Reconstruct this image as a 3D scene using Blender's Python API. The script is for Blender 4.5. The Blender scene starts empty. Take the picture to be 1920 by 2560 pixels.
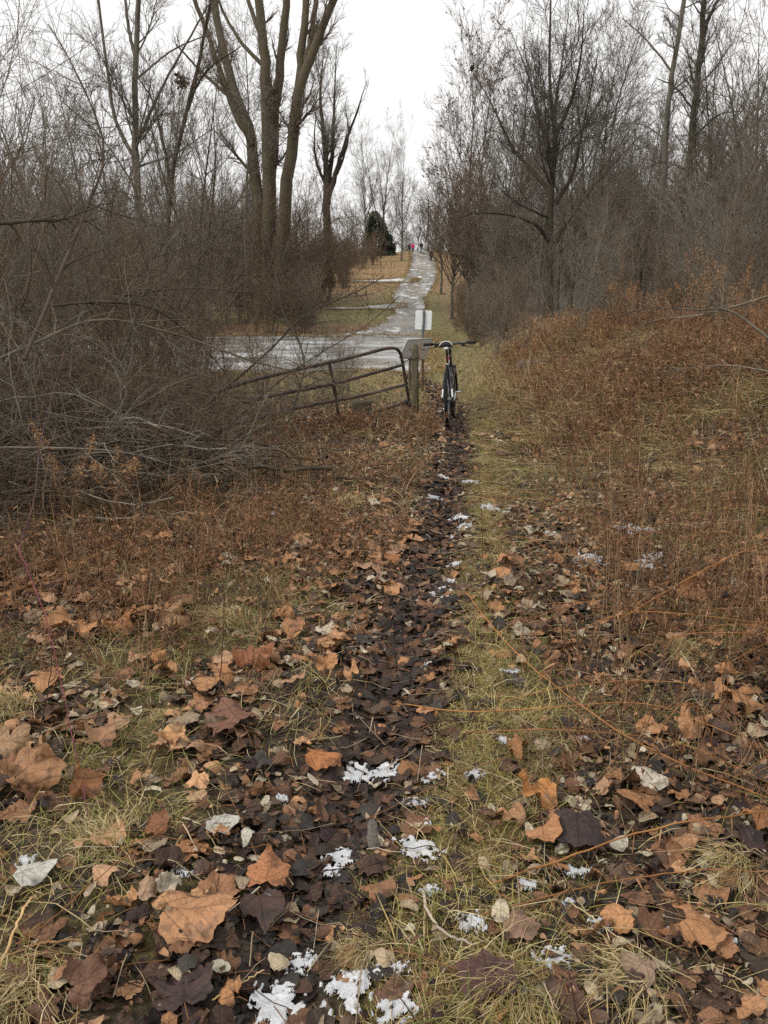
import bpy, math, random
import numpy as np
from mathutils import Vector, Matrix

# ------------------------------------------------------------------ camera, sky, light
sc = bpy.context.scene
COL = sc.collection
CAM_H, F_PX, PITCH = 1.55, 2048.0, math.radians(14.04)      # photo pixels are 1920 x 2560
cam_d = bpy.data.cameras.new('camera'); cam = bpy.data.objects.new('camera', cam_d); COL.objects.link(cam)
cam.location = (0, 0, CAM_H); cam.rotation_euler = (math.pi/2 - PITCH, 0, 0)
cam_d.sensor_fit = 'VERTICAL'; cam_d.sensor_height = 36; cam_d.lens = 36 * F_PX / 2560
cam_d.clip_start = 0.05; cam_d.clip_end = 3000
sc.camera = cam
SUN_EL, SUN_ROT = math.radians(48), math.radians(240)
w = bpy.data.worlds.new("World"); sc.world = w; w.use_nodes = True
nt = w.node_tree; nt.nodes.clear()
out = nt.nodes.new('ShaderNodeOutputWorld'); bg = nt.nodes.new('ShaderNodeBackground')
sky = nt.nodes.new('ShaderNodeTexSky'); sky.sky_type = 'NISHITA'; sky.sun_disc = False
sky.sun_elevation = SUN_EL; sky.sun_rotation = SUN_ROT; sky.dust_density = 4; sky.air_density = 1.0
hs = nt.nodes.new('ShaderNodeHueSaturation'); hs.inputs['Saturation'].default_value = 0.06
mx = nt.nodes.new('ShaderNodeMixRGB'); mx.inputs[0].default_value = 0.82
mx.inputs[2].default_value = (9.45, 9.4, 9.3, 1)      # the even white of the cloud layer
nt.links.new(sky.outputs[0], hs.inputs['Color']); nt.links.new(hs.outputs[0], mx.inputs[1])
nt.links.new(mx.outputs[0], bg.inputs[0]); bg.inputs[1].default_value = 0.108
nt.links.new(bg.outputs[0], out.inputs[0])
sd = bpy.data.lights.new('sun', 'SUN'); sd.energy = 1.5; sd.angle = math.radians(14); sd.color = (1, .965, .92)
sun = bpy.data.objects.new('sun', sd); COL.objects.link(sun)
sun.rotation_euler = (math.pi/2 - SUN_EL, 0, math.radians(-60))
sc.view_settings.view_transform = 'Standard'; sc.view_settings.look = 'None'
sc.view_settings.exposure = 0.2; sc.view_settings.gamma = 1
sc.cycles.max_bounces = 4; sc.cycles.diffuse_bounces = 2; sc.cycles.glossy_bounces = 2
sc.cycles.transparent_max_bounces = 4
sc.cycles.use_denoising = False
sc.cycles.use_adaptive_sampling = True; sc.cycles.adaptive_threshold = 0.02

# ------------------------------------------------------------------ numpy helpers
RNG = np.random.default_rng(11)
CP, SP = math.cos(PITCH), math.sin(PITCH)
def ray(px, py):
    """direction (X, Y, Z) of a photo pixel, scaled so that Y = 1"""
    a = (np.asarray(px, float) - 960) / F_PX; b = (1280 - np.asarray(py, float)) / F_PX
    Y = CP + b*SP; Z = -SP + b*CP
    return a/Y, Z/Y
def at(px, py, Y):
    a, c = ray(px, py); return np.array([a*Y, Y, CAM_H + c*Y])
def S(t): t = np.clip(t, 0, 1); return t*t*(3-2*t)

_perm = np.random.default_rng(3).random((257, 257))
def vnoise(x, y, s=1.0):
    x = np.asarray(x, float)*s + 71.3; y = np.asarray(y, float)*s + 37.7
    xi = np.floor(x).astype(int); yi = np.floor(y).astype(int)
    fx = S(x-xi); fy = S(y-yi); xi %= 256; yi %= 256
    a = _perm[xi, yi]; b = _perm[xi+1, yi]; c = _perm[xi, yi+1]; d = _perm[xi+1, yi+1]
    return (a*(1-fx)+b*fx)*(1-fy) + (c*(1-fx)+d*fx)*fy
def fbm(x, y, s=1.0, o=3):
    v = 0; a = .5; t = 0
    for i in range(o): v = v + a*vnoise(x+i*13.1, y-i*7.7, s); t += a; a *= .5; s *= 2.07
    return v/t

# trail centre line, read off the flat ground in front of the camera
_tp = [(650,2560),(717,2400),(800,2200),(885,2000),(958,1800),(1030,1590),(1068,1425),(1108,1300),(1132,1180),(1138,1095)]
_ty, _tx = [0.0], [-0.62]
for px, py in _tp:
    a, c = ray(px, py); Y = -CAM_H/c; _ty.append(float(Y)); _tx.append(float(a*Y))
_ty += [12.5, 16, 20, 23]; _tx += [1.05, 0.95, 0.5, -0.1]
def xt(Y): return np.interp(Y, _ty, _tx) + .028*np.sin(np.asarray(Y)*2.3+1) + .018*np.sin(np.asarray(Y)*5.1)
def xroad(Y): return np.interp(Y, [20, 40, 45, 52, 62, 73, 83, 96, 120, 150, 200], [-.4, .9, 1.14, 1.6, 1.98, 2.2, 3.1, 4.25, 5.45, 6.4, 9])
def xbank(Y): return np.interp(Y, [0, 8, 10.4, 14, 20, 40, 60, 80, 105, 121, 150, 300], [.45, .92, 1.08, 1.3, 1.9, 3.3, 4.6, 5.8, 7.3, 8.4, 9.8, 18])
def hill(Y):
    t = np.clip(Y-48, 0, None); up = .1125*(np.sqrt(t*t+16)-4)
    return np.where(Y < 150, up, .1125*(np.sqrt(102**2+16)-4) - .004*np.clip(Y-150, 0, 40)**2*.35 - .02*np.clip(Y-150,0,None)*0)
def height(X, Y):
    X = np.asarray(X, float); Y = np.asarray(Y, float)
    wid = np.interp(Y, [0, 5, 10, 16, 30, 60], [5, 4.3, 3.5, 3.0, 3.0, 3.0])
    hb = np.interp(Y, [0, 2.5, 5, 9, 14, 40, 80, 150], [0, .05, .40, 1.02, 1.18, 1.35, 1.3, .9])
    z = hb * S((X - xbank(Y) + .05) / wid) + hill(Y)
    tr = np.where(Y < 21, 1, 0)
    z = z - .045*tr*np.exp(-((X-xt(Y))/np.interp(Y,[1,2,3,5,10],[.19,.17,.135,.11,.095]))**2)
    near = np.clip(1 - Y/28, 0, 1)
    z = z + near*(.05*(fbm(X, Y, 1.3)-.5) + .028*(fbm(X, Y, 7, 2)-.5)) + (1-near)*.10*(fbm(X, Y, .35, 2)-.5)*S((Y-24)/20)
    z = z + .45*S((-X-7)/14)*S((Y-50)/30)*fbm(X, Y, .06, 2)
    return z
def hit(px, py):
    """world point where the ray of a photo pixel meets the ground"""
    a, c = ray(px, py)
    Ys = np.geomspace(.8, 400, 3000)
    d = CAM_H + c*Ys - height(a*Ys, Ys)
    k = np.argmax(d <= 0) if (d <= 0).any() else len(Ys)-1
    Y = Ys[k]; X = a*Y
    return np.array([X, Y, float(height(X, Y))])
def G(X, Y, dz=0): return np.array([X, Y, float(height(X, Y))+dz])

class MB:
    def __init__(s): s.V=[]; s.F3=[]; s.F4=[]; s.C=[]; s.U=[]; s.n=0
    def add(s, V, F4=None, F3=None, col=(1,1,1), uv=None):
        V = np.asarray(V, float).reshape(-1, 3); m = len(V)
        col = np.asarray(col, float)
        if col.ndim == 1: col = np.tile(col, (m, 1))
        s.V.append(V); s.C.append(col); s.U.append(np.zeros((m,2)) if uv is None else uv)
        if F4 is not None and len(F4): s.F4.append(np.asarray(F4).reshape(-1,4)+s.n)
        if F3 is not None and len(F3): s.F3.append(np.asarray(F3).reshape(-1,3)+s.n)
        s.n += m; return s
    def build(s, name, mat, parent=None, smooth=True):
        V = np.concatenate(s.V) if s.V else np.zeros((0,3))
        F4 = np.concatenate(s.F4) if s.F4 else np.zeros((0,4), int)
        F3 = np.concatenate(s.F3) if s.F3 else np.zeros((0,3), int)
        me = bpy.data.meshes.new(name)
        me.vertices.add(len(V)); me.vertices.foreach_set('co', V.astype(np.float32).ravel())
        loops = np.concatenate([F4.ravel(), F3.ravel()]).astype(np.int32)
        me.loops.add(len(loops)); me.loops.foreach_set('vertex_index', loops)
        n4, n3 = len(F4), len(F3)
        st = np.concatenate([np.arange(n4)*4, n4*4+np.arange(n3)*3]).astype(np.int32)
        me.polygons.add(n4+n3); me.polygons.foreach_set('loop_start', st)
        try: me.polygons.foreach_set('loop_total', np.concatenate([np.full(n4,4), np.full(n3,3)]).astype(np.int32))
        except Exception: pass
        me.polygons.foreach_set('use_smooth', np.full(n4+n3, smooth))
        C = np.concatenate(s.C) if s.C else np.zeros((0,3))
        ca = me.color_attributes.new('Col', 'FLOAT_COLOR', 'POINT')
        ca.data.foreach_set('color', np.concatenate([C, np.ones((len(C),1))], 1).astype(np.float32).ravel())
        U = np.concatenate(s.U) if s.U else np.zeros((0,2))
        if np.any(U):
            ul = me.uv_layers.new(name='UVMap'); ul.data.foreach_set('uv', U[loops].astype(np.float32).ravel())
        me.update(calc_edges=True); me.materials.append(mat)
        o = bpy.data.objects.new(name, me); COL.objects.link(o)
        if parent is not None: o.parent = parent
        return o

def nrm(v): return v/np.maximum(np.linalg.norm(v, axis=-1, keepdims=True), 1e-9)
def tubes(mb, P, R, k=3, col=(1,1,1), rng=RNG, cap=False):
    P = np.asarray(P, float); R = np.asarray(R, float)
    if P.ndim == 2: P = P[None]; R = R[None]
    N, Sg, _ = P.shape
    R = np.broadcast_to(R, (N, Sg))
    T = nrm(np.gradient(P, axis=1))
    ref = nrm(rng.normal(size=(N,1,3))) if N > 1 else np.array([[[.13,.31,.17]]])
    ref = np.broadcast_to(ref, T.shape)
    par = np.abs((ref*T).sum(-1, keepdims=True)) > .93
    ref = np.where(par, np.roll(ref, 1, -1)*np.array([1,-1,1]), ref)
    A = nrm(np.cross(T, ref)); B = np.cross(T, A)
    th = np.arange(k)*2*np.pi/k
    V = P[:,:,None] + R[:,:,None,None]*(A[:,:,None]*np.cos(th)[None,None,:,None] + B[:,:,None]*np.sin(th)[None,None,:,None])
    idx = np.arange(N*Sg*k).reshape(N, Sg, k)
    a = idx[:, :-1]; b = idx[:, 1:]
    F = np.stack([a, np.roll(a,-1,2), np.roll(b,-1,2), b], -1).reshape(-1, 4)
    col = np.asarray(col, float)
    if col.ndim == 2: col = np.repeat(col, Sg*k, 0)
    F3 = None
    V = V.reshape(-1,3)
    if cap:
        caps = np.concatenate([P[:,0], P[:,-1]]); base = len(V); V = np.concatenate([V, caps])
        F3 = []
        for n in range(N):
            for j in range(k):
                F3.append((idx[n,0,(j+1)%k], idx[n,0,j], base+n)); F3.append((idx[n,-1,j], idx[n,-1,(j+1)%k], base+N+n))
        if col.ndim == 2: col = np.concatenate([col, col[:1].repeat(2*N,0)])
    mb.add(V, F, F3, col)
def bez(pts, n=24):
    """smooth curve through points (Catmull-Rom)"""
    p = np.asarray(pts, float); m = len(p)
    if m == 2: return p[0] + (p[1]-p[0])*np.linspace(0,1,n)[:,None]
    q = np.concatenate([[2*p[0]-p[1]], p, [2*p[-1]-p[-2]]])
    t = np.linspace(0, m-1-1e-6, n); i = t.astype(int); f = (t-i)[:,None]
    a,b,c,d = q[i],q[i+1],q[i+2],q[i+3]
    return .5*(2*b+(c-a)*f+(2*a-5*b+4*c-d)*f**2+(3*b-a-3*c+d)*f**3)
def strips(mb, P, W, side, col):
    """flat tapered strips: P (N,S,3), W (N,S) half widths, side (N,3)"""
    N, Sg, _ = P.shape
    sd_ = side[:,None,:]*W[:,:,None]
    V = np.stack([P-sd_, P+sd_], 2)
    idx = np.arange(N*Sg*2).reshape(N, Sg, 2)
    F = np.stack([idx[:,:-1,0], idx[:,:-1,1], idx[:,1:,1], idx[:,1:,0]], -1).reshape(-1,4)
    mb.add(V.reshape(-1,3), F, None, np.repeat(col, Sg*2, 0))
def box(mb, c, s, rot=None, col=(1,1,1), bev=0.0):
    """bevelled box, size s, centre c"""
    sx, sy, sz = np.array(s)/2; b = min(bev, sx*.9, sy*.9, sz*.9)
    V=[]; F=[]
    if b <= 0:
        V = [(x,y,z) for x in (-sx,sx) for y in (-sy,sy) for z in (-sz,sz)]
        F = [(0,1,3,2),(4,6,7,5),(0,4,5,1),(2,3,7,6),(0,2,6,4),(1,5,7,3)]
        F3=None
    else:
        bm_ = bmesh_box((sx,sy,sz), b); V, F, F3 = bm_
    V = np.array(V, float)
    if rot is not None: V = V @ np.array(rot).T
    mb.add(V+np.array(c), F, F3, col)
def bmesh_box(h, b):
    import bmesh
    bm = bmesh.new(); bmesh.ops.create_cube(bm, size=2)
    for v in bm.verts: v.co = (v.co.x*h[0], v.co.y*h[1], v.co.z*h[2])
    bmesh.ops.bevel(bm, geom=bm.edges[:]+bm.verts[:], offset=b, segments=2, affect='EDGES', profile=.5)
    bmesh.ops.triangulate(bm, faces=bm.faces[:])
    V = [tuple(v.co) for v in bm.verts]; F3 = [[v.index for v in f.verts] for f in bm.faces]; bm.free()
    return V, [], F3
def rotm(ax, a):
    return np.array(Matrix.Rotation(a, 3, ax))
def lathe(mb, prof, c, axis='Z', n=16, col=(1,1,1), M=None):
    prof = np.array(prof, float); th = np.arange(n)*2*np.pi/n
    V = np.stack([prof[:,None,0]*np.cos(th), prof[:,None,0]*np.sin(th), np.repeat(prof[:,1:2], n, 1)], -1)
    m = len(prof); idx = np.arange(m*n).reshape(m, n); a = idx[:-1]; b = idx[1:]
    F = np.stack([a, np.roll(a,-1,1), np.roll(b,-1,1), b], -1).reshape(-1,4)
    V = V.reshape(-1,3)
    if axis == 'X': V = V[:, [2,0,1]]
    if axis == 'Y': V = V[:, [0,2,1]]
    if M is not None: V = V @ np.array(M).T
    mb.add(V+np.array(c), F, None, col)

# ------------------------------------------------------------------ materials
MATS = {}
def material(name, rough=.8, spec=.3, c2=None, nscale=8.0, nmix=.35, bump=0.0, bscale=60, stretch=None, base=None, metal=0, coord='Object'):
    m = bpy.data.materials.new(name); m.use_nodes = True; t = m.node_tree; N = t.nodes
    p = N['Principled BSDF']; p.inputs['Roughness'].default_value = rough; p.inputs['Metallic'].default_value = metal
    p.inputs['Specular IOR Level'].default_value = spec
    tc = N.new('ShaderNodeTexCoord'); mp = N.new('ShaderNodeMapping'); t.links.new(tc.outputs[coord], mp.inputs[0])
    if stretch: mp.inputs['Scale'].default_value = stretch
    if base is None:
        a = N.new('ShaderNodeVertexColor'); a.layer_name = 'Col'; src = a.outputs[0]
    else:
        a = N.new('ShaderNodeRGB'); a.outputs[0].default_value = (*base, 1); src = a.outputs[0]
    n = N.new('ShaderNodeTexNoise'); n.inputs['Scale'].default_value = nscale; n.inputs['Detail'].default_value = 6
    t.links.new(mp.outputs[0], n.inputs['Vector'])
    r = N.new('ShaderNodeMapRange'); r.inputs[1].default_value = .3; r.inputs[2].default_value = .7
    r.inputs[3].default_value = 1-nmix; r.inputs[4].default_value = 1+nmix
    t.links.new(n.outputs[0], r.inputs[0])
    mu = N.new('ShaderNodeVectorMath'); mu.operation = 'SCALE'
    t.links.new(src, mu.inputs[0]); t.links.new(r.outputs[0], mu.inputs['Scale'])
    last = mu.outputs[0]
    if c2 is not None:
        n2 = N.new('ShaderNodeTexNoise'); n2.inputs['Scale'].default_value = nscale*.37; n2.inputs['Detail'].default_value = 4
        t.links.new(mp.outputs[0], n2.inputs['Vector'])
        r2 = N.new('ShaderNodeMapRange'); r2.inputs[1].default_value = .5; r2.inputs[2].default_value = .62
        t.links.new(n2.outputs[0], r2.inputs[0])
        mm = N.new('ShaderNodeMixRGB'); t.links.new(r2.outputs[0], mm.inputs[0]); t.links.new(last, mm.inputs[1])
        mm.inputs[2].default_value = (*c2, 1); last = mm.outputs[0]
    t.links.new(last, p.inputs['Base Color'])
    if name == 'soil':
        bw = N.new('ShaderNodeRGBToBW'); t.links.new(a.outputs[0], bw.inputs[0]); rw_ = N.new('ShaderNodeMapRange'); t.links.new(bw.outputs[0], rw_.inputs[0])
        rw_.inputs[1].default_value = .024; rw_.inputs[2].default_value = .05; rw_.inputs[3].default_value = .28; rw_.inputs[4].default_value = .85; t.links.new(rw_.outputs[0], p.inputs['Roughness'])
    if bump:
        nb = N.new('ShaderNodeTexNoise'); nb.inputs['Scale'].default_value = bscale; nb.inputs['Detail'].default_value = 5
        t.links.new(mp.outputs[0], nb.inputs['Vector'])
        bp = N.new('ShaderNodeBump'); bp.inputs['Strength'].default_value = bump; bp.inputs['Distance'].default_value = .02
        t.links.new(nb.outputs[0], bp.inputs['Height']); t.links.new(bp.outputs[0], p.inputs['Normal'])
    MATS[name] = m; return m
def leaf_material():
    m = bpy.data.materials.new('leaf'); m.use_nodes = True; t = m.node_tree; N = t.nodes; L = t.links
    p = N['Principled BSDF']; p.inputs['Specular IOR Level'].default_value = .28
    a = N.new('ShaderNodeVertexColor'); a.layer_name = 'Col'
    tc = N.new('ShaderNodeTexCoord')
    def noise(s, d=4):
        n = N.new('ShaderNodeTexNoise'); n.inputs['Scale'].default_value = s; n.inputs['Detail'].default_value = d
        L.new(tc.outputs['Object'], n.inputs['Vector']); return n.outputs[0]
    def rng_(x, a0, a1, b0, b1):
        r = N.new('ShaderNodeMapRange'); L.new(x, r.inputs[0])
        for i, v in enumerate((a0,a1,b0,b1)): r.inputs[i+1].default_value = v
        return r.outputs[0]
    def mth(op, x, y=None):
        q = N.new('ShaderNodeMath'); q.operation = op
        for i, v in enumerate((x, y)):
            if v is None: continue
            if isinstance(v, (int, float)): q.inputs[i].default_value = v
            else: L.new(v, q.inputs[i])
        return q.outputs[0]
    fine = rng_(noise(140), .3, .7, .78, 1.2)
    blot = rng_(noise(22, 5), .52, .66, 1.0, .42)
    sx = N.new('ShaderNodeSeparateXYZ'); L.new(tc.outputs['UV'], sx.inputs[0]); u, v = sx.outputs[0], sx.outputs[1]
    ys = mth('ADD', v, .30)
    au = mth('ABSOLUTE', u)
    best = au
    for ang in (48, 100):
        c_, s_ = math.cos(math.radians(ang)), math.sin(math.radians(ang))
        d = mth('ABSOLUTE', mth('SUBTRACT', mth('MULTIPLY', au, c_), mth('MULTIPLY', ys, s_)))
        best = mth('MINIMUM', best, d)
    # side veins: chevrons off the midrib
    ch = mth('PINGPONG', mth('SUBTRACT', mth('MULTIPLY', ys, 1.0), mth('MULTIPLY', au, .9)), .085)
    best2 = mth('MINIMUM', best, mth('ADD', ch, .006))
    vein = rng_(best2, .004, .02, .62, 1.0)
    k = mth('MULTIPLY', mth('MULTIPLY', fine, blot), vein)
    mu = N.new('ShaderNodeVectorMath'); mu.operation = 'SCALE'; L.new(a.outputs[0], mu.inputs[0]); L.new(k, mu.inputs['Scale'])
    L.new(mu.outputs[0], p.inputs['Base Color'])
    L.new(rng_(blot, .42, 1.0, .32, .72), p.inputs['Roughness'])
    bp = N.new('ShaderNodeBump'); bp.inputs['Strength'].default_value = .5; bp.inputs['Distance'].default_value = .002
    L.new(mth('ADD', rng_(best2, .0, .03, 0, 1), mth('MULTIPLY', noise(60), 1.2)), bp.inputs['Height']); L.new(bp.outputs[0], p.inputs['Normal'])
    return m
M_leaf = leaf_material()
M_ground = material('soil', rough=.75, spec=.35, nscale=38, nmix=.55, bump=.9, bscale=70)
M_grass = material('dry_grass', rough=.75, spec=.2, nscale=3, nmix=.25)
M_weed = material('dry_weed', rough=.85, spec=.15, nscale=12, nmix=.3)
M_bark = material('bark', rough=.9, spec=.15, nscale=9, nmix=.4, bump=1.0, bscale=16, stretch=(3,3,.5), base=(.105,.085,.06), c2=(.105,.092,.045))
M_bark_grey = material('bark_grey', rough=.9, spec=.15, nscale=7, nmix=.35, bump=.8, bscale=22, stretch=(3,3,.6), base=(.13,.116,.092))
M_bark_dark = material('bark_dark', rough=.9, spec=.1, nscale=10, nmix=.35, bump=.7, bscale=22, stretch=(3,3,.6), base=(.052,.043,.033), c2=(.066,.062,.04))
M_twig = material('twig', rough=.9, spec=.06, nscale=6, nmix=.35)
M_road = None

def tag(o, label=None, cat=None, group=None, kind=None):
    if label: o['label'] = label
    if cat: o['category'] = cat
    if group: o['group'] = group
    if kind: o['kind'] = kind
    return o
def empty(name, loc, rz=0):
    o = bpy.data.objects.new(name, None); COL.objects.link(o); o.location = [float(v) for v in loc]; o.rotation_euler = (0,0,rz); return o
def kids(o, table): return table.get(o.name, [])
CH = {}
def reg(root, *ch): CH[root.name] = list(ch); return root
def dup(root, loc, rz=0, scl=None, label=None, cat=None, group=None, tilt=(0,0)):
    r = root.copy(); COL.objects.link(r); r.location = [float(v) for v in loc]; r.rotation_euler = (tilt[0], tilt[1], rz)
    if scl is not None: r.scale = (scl,)*3 if np.isscalar(scl) else scl
    for c in CH[root.name]:
        d = c.copy(); COL.objects.link(d); d.parent = r
    for k_, v_ in (('label',label),('category',cat),('group',group)):
        if v_: r[k_] = v_
        elif k_ in r: del r[k_]
    return r

# ------------------------------------------------------------------ ground
def axis(lo, hi, fine, rate, mn):
    """grid coordinates: step mn inside fine range, growing outside"""
    a = list(np.arange(fine[0], fine[1], mn)); s = mn; v = fine[1]
    while v < hi: a.append(v); s = min(s*rate, 60); v += s
    a.append(hi); s = mn; v = fine[0]-s
    while v > lo: a.append(v); s = min(s*rate, 60); v -= s
    a.append(lo); return np.array(sorted(a))
xs = axis(-900, 900, (-6, 7), 1.05, .06); ys = axis(-80, 1500, (.8, 14), 1.035, .06)
XX, YY = np.meshgrid(xs, ys, indexing='ij'); ZZ = height(XX, YY)
def mixc(a, b, t): return a*(1-t[...,None]) + b*t[...,None]
litter = np.array([.065,.046,.03]); mossy = np.array([.12,.095,.03]); mud = np.array([.032,.022,.015])
rust = np.array([.16,.10,.055]); tan = np.array([.27,.175,.08]); green = np.array([.16,.14,.055]); wood = np.array([.085,.066,.045])
n1 = fbm(XX, YY, 1.1); n2 = fbm(XX, YY, .45)
Cg = np.broadcast_to(litter, XX.shape+(3,)).copy()
Cg = mixc(Cg, mossy, S((n1-.45)*6)*.7)
dtr = XX - xt(YY)
Cg = mixc(Cg, mossy, np.exp(-((dtr-np.interp(YY,[1,2.6,4],[.50,.42,.30]))/np.interp(YY,[1,2.6,4],[.30,.22,.15]))**2)*(YY<12)*.85)
Cg = mixc(Cg, rust, S((YY-9)/5)*S((XX-xbank(YY)-.8)/1.5))
Cg = mixc(Cg, green, S((YY-13)/3)*(1-S((XX-xbank(YY)-.3)/1.2))*S((XX+3)/3))
Cg = mixc(Cg, rust*.9, S((YY-17)/6)*(1-S((XX+1)/2))*.6)
Cg = mixc(Cg, green, S((YY-50)/5)*(1-S((YY-66)/6)))
Cg = mixc(Cg, rust*1.15, S((YY-43)/3)*(1-S((YY-53)/5))*(XX<1))
Cg = mixc(Cg, tan, S((YY-72)/10)*S((n2-.2)*4))
Cg = mixc(Cg, rust*1.3, S((YY-45)/12)*S((XX-xroad(YY)-1.5)/1.5)*S((n2-.3)*5)*.7*(YY<115))
Cg = mixc(Cg, wood, S((XX-xbank(YY)-2.2)/2)*S((YY-14)/4))
Cg = mixc(Cg, wood, S((-XX-7+.03*YY*0)/4)*S((YY-62)/8))
Cg = mixc(Cg, mud, np.exp(-(dtr/np.interp(YY,[1,2,3,5,10],[.19,.17,.135,.11,.095]))**4)*(YY<21)*(XX>-5))
g = MB(); idx = np.arange(XX.size).reshape(XX.shape)
F = np.stack([idx[:-1,:-1], idx[1:,:-1], idx[1:,1:], idx[:-1,1:]], -1).reshape(-1,4)
g.add(np.stack([XX,YY,ZZ],-1).reshape(-1,3), F, None, Cg.reshape(-1,3))
tag(g.build('ground', M_ground), kind='structure')

def road_material(name, gravel, snow_amt, wet=.35, sc_=(1,1,1), white=.62, soft=.08):
    m = bpy.data.materials.new(name); m.use_nodes = True; t = m.node_tree; N = t.nodes; L = t.links
    p = N['Principled BSDF']; p.inputs['Roughness'].default_value = .6
    tc = N.new('ShaderNodeTexCoord'); mp = N.new('ShaderNodeMapping'); L.new(tc.outputs['Object'], mp.inputs[0]); mp.inputs['Scale'].default_value = sc_
    n = N.new('ShaderNodeTexNoise'); n.inputs['Scale'].default_value = .9; n.inputs['Detail'].default_value = 7; n.inputs['Roughness'].default_value = .7; L.new(mp.outputs[0], n.inputs[0])
    r = N.new('ShaderNodeMapRange'); L.new(n.outputs[0], r.inputs[0]); r.inputs[1].default_value = 1-snow_amt-.03; r.inputs[2].default_value = 1-snow_amt+soft; r.inputs[4].default_value = .85
    n2 = N.new('ShaderNodeTexNoise'); n2.inputs['Scale'].default_value = 7; n2.inputs['Detail'].default_value = 8; L.new(tc.outputs['Object'], n2.inputs[0])
    r2 = N.new('ShaderNodeMapRange'); L.new(n2.outputs[0], r2.inputs[0]); r2.inputs[3].default_value = .65; r2.inputs[4].default_value = 1.35
    a = N.new('ShaderNodeVertexColor'); a.layer_name = 'Col'
    mu = N.new('ShaderNodeVectorMath'); mu.operation = 'SCALE'; L.new(a.outputs[0], mu.inputs[0]); L.new(r2.outputs[0], mu.inputs['Scale'])
    mm = N.new('ShaderNodeMixRGB'); L.new(r.outputs[0], mm.inputs[0]); L.new(mu.outputs[0], mm.inputs[1]); mm.inputs[2].default_value = (white,white*1.01,white*1.01,1)
    L.new(mm.outputs[0], p.inputs['Base Color'])
    rr = N.new('ShaderNodeMapRange'); L.new(n.outputs[0], rr.inputs[0]); rr.inputs[1].default_value=.35; rr.inputs[2].default_value=.6; rr.inputs[3].default_value = wet; rr.inputs[4].default_value = .7
    L.new(rr.outputs[0], p.inputs['Roughness'])
    return m
def sheet(name, x0, x1, y0, y1, step, mask, dz, mat, colf):
    xs = np.arange(x0, x1+step, step); ys = np.arange(y0, y1+step, step)
    X, Y = np.meshgrid(xs, ys, indexing='ij'); m = mask(X, Y)
    keep = m[:-1,:-1] & m[1:,:-1] & m[1:,1:] & m[:-1,1:]
    idx = np.arange(X.size).reshape(X.shape)
    F = np.stack([idx[:-1,:-1], idx[1:,:-1], idx[1:,1:], idx[:-1,1:]], -1)[keep]
    used = np.unique(F); rm = np.full(X.size, -1); rm[used] = np.arange(len(used))
    V = np.stack([X, Y, height(X, Y)+dz], -1).reshape(-1,3)[used]
    b = MB(); b.add(V, rm[F], None, colf(V[:,0], V[:,1])); return tag(b.build(name, mat), kind='structure')
def gcol(X, Y):
    c = np.array([.15,.138,.112]) * (0.45+1.1*fbm(X, Y, .9))[:,None]
    return c
def rcol(X, Y):
    tr_ = np.exp(-((np.abs(X-xroad(Y))-.8)/.25)**2)
    d = np.abs(X-xroad(Y)); mid = np.exp(-(d/.42)**2)*S((Y-62)/10)
    c = gcol(X, Y)*(1+.35*tr_[:,None]); return c*(1-mid[:,None]*.6) + np.array([.16,.12,.06])*mid[:,None]*.6
lotmask = lambda X, Y: (Y > 19.5+2.6*(fbm(X,Y,.7,4)-.5)*2 + .25*np.clip(X+3,0,9)) & (Y < 46+5*(fbm(X,Y,.45,4)-.5)*2 - 3.2*S((X+.5)/2)*0) & (X < np.where(Y<40, 1.2+.035*(Y-20), 2.4)+.5*(fbm(X,Y,1)-.5)) & (X > -42)
roadmask = lambda X, Y: (np.abs(X-xroad(Y)+2.4*np.exp(-np.clip(Y-46,0,99)/6)) < 2.4*np.exp(-np.clip(Y-46,0,99)/6) + np.interp(Y,[40,47,54,63,74,83,100,152],[2.0,1.1,.85,.95,1.5,1.75,1.75,1.6])+.7*(fbm(X,Y,.9,4)-.5)) & (Y > 44)
sidemask = lambda X, Y: (np.abs(Y-65.5-.45*np.clip(X,-3,4)) < 1.1+1.2*(fbm(X,Y,.5)-.5)+1.2*S((X+1)/3)) & (X < xroad(Y)-.6) & (X > -30)
spurmask = lambda X, Y: (np.abs(Y-89-.2*X) < (1.0+2.2*S((X+2)/5))+1.8*(fbm(X,Y,.5)-.5)) & (X < xroad(Y)-.4) & (X > -5)
M_lot = road_material('icy_gravel', None, .52, wet=.25, sc_=(.4,.4,1), white=.52, soft=.12)
M_rd = road_material('gravel', None, .44, wet=.35, sc_=(.9,.3,1), soft=.05)
M_sp = road_material('snowy_gravel', None, .62, wet=.3, sc_=(.5,.5,1))
sheet('icy_lot', -42, 3, 17, 49, .12, lotmask, .03, M_lot, gcol)
sheet('gravel_road', -5, 14, 44, 156, .11, roadmask, .05, M_rd, rcol)
sheet('side_track', -30, 6, 60, 72, .12, sidemask, .04, M_lot, gcol)
sheet('snowy_track', -6, 6, 82, 97, .12, spurmask, .045, M_sp, gcol)

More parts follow.
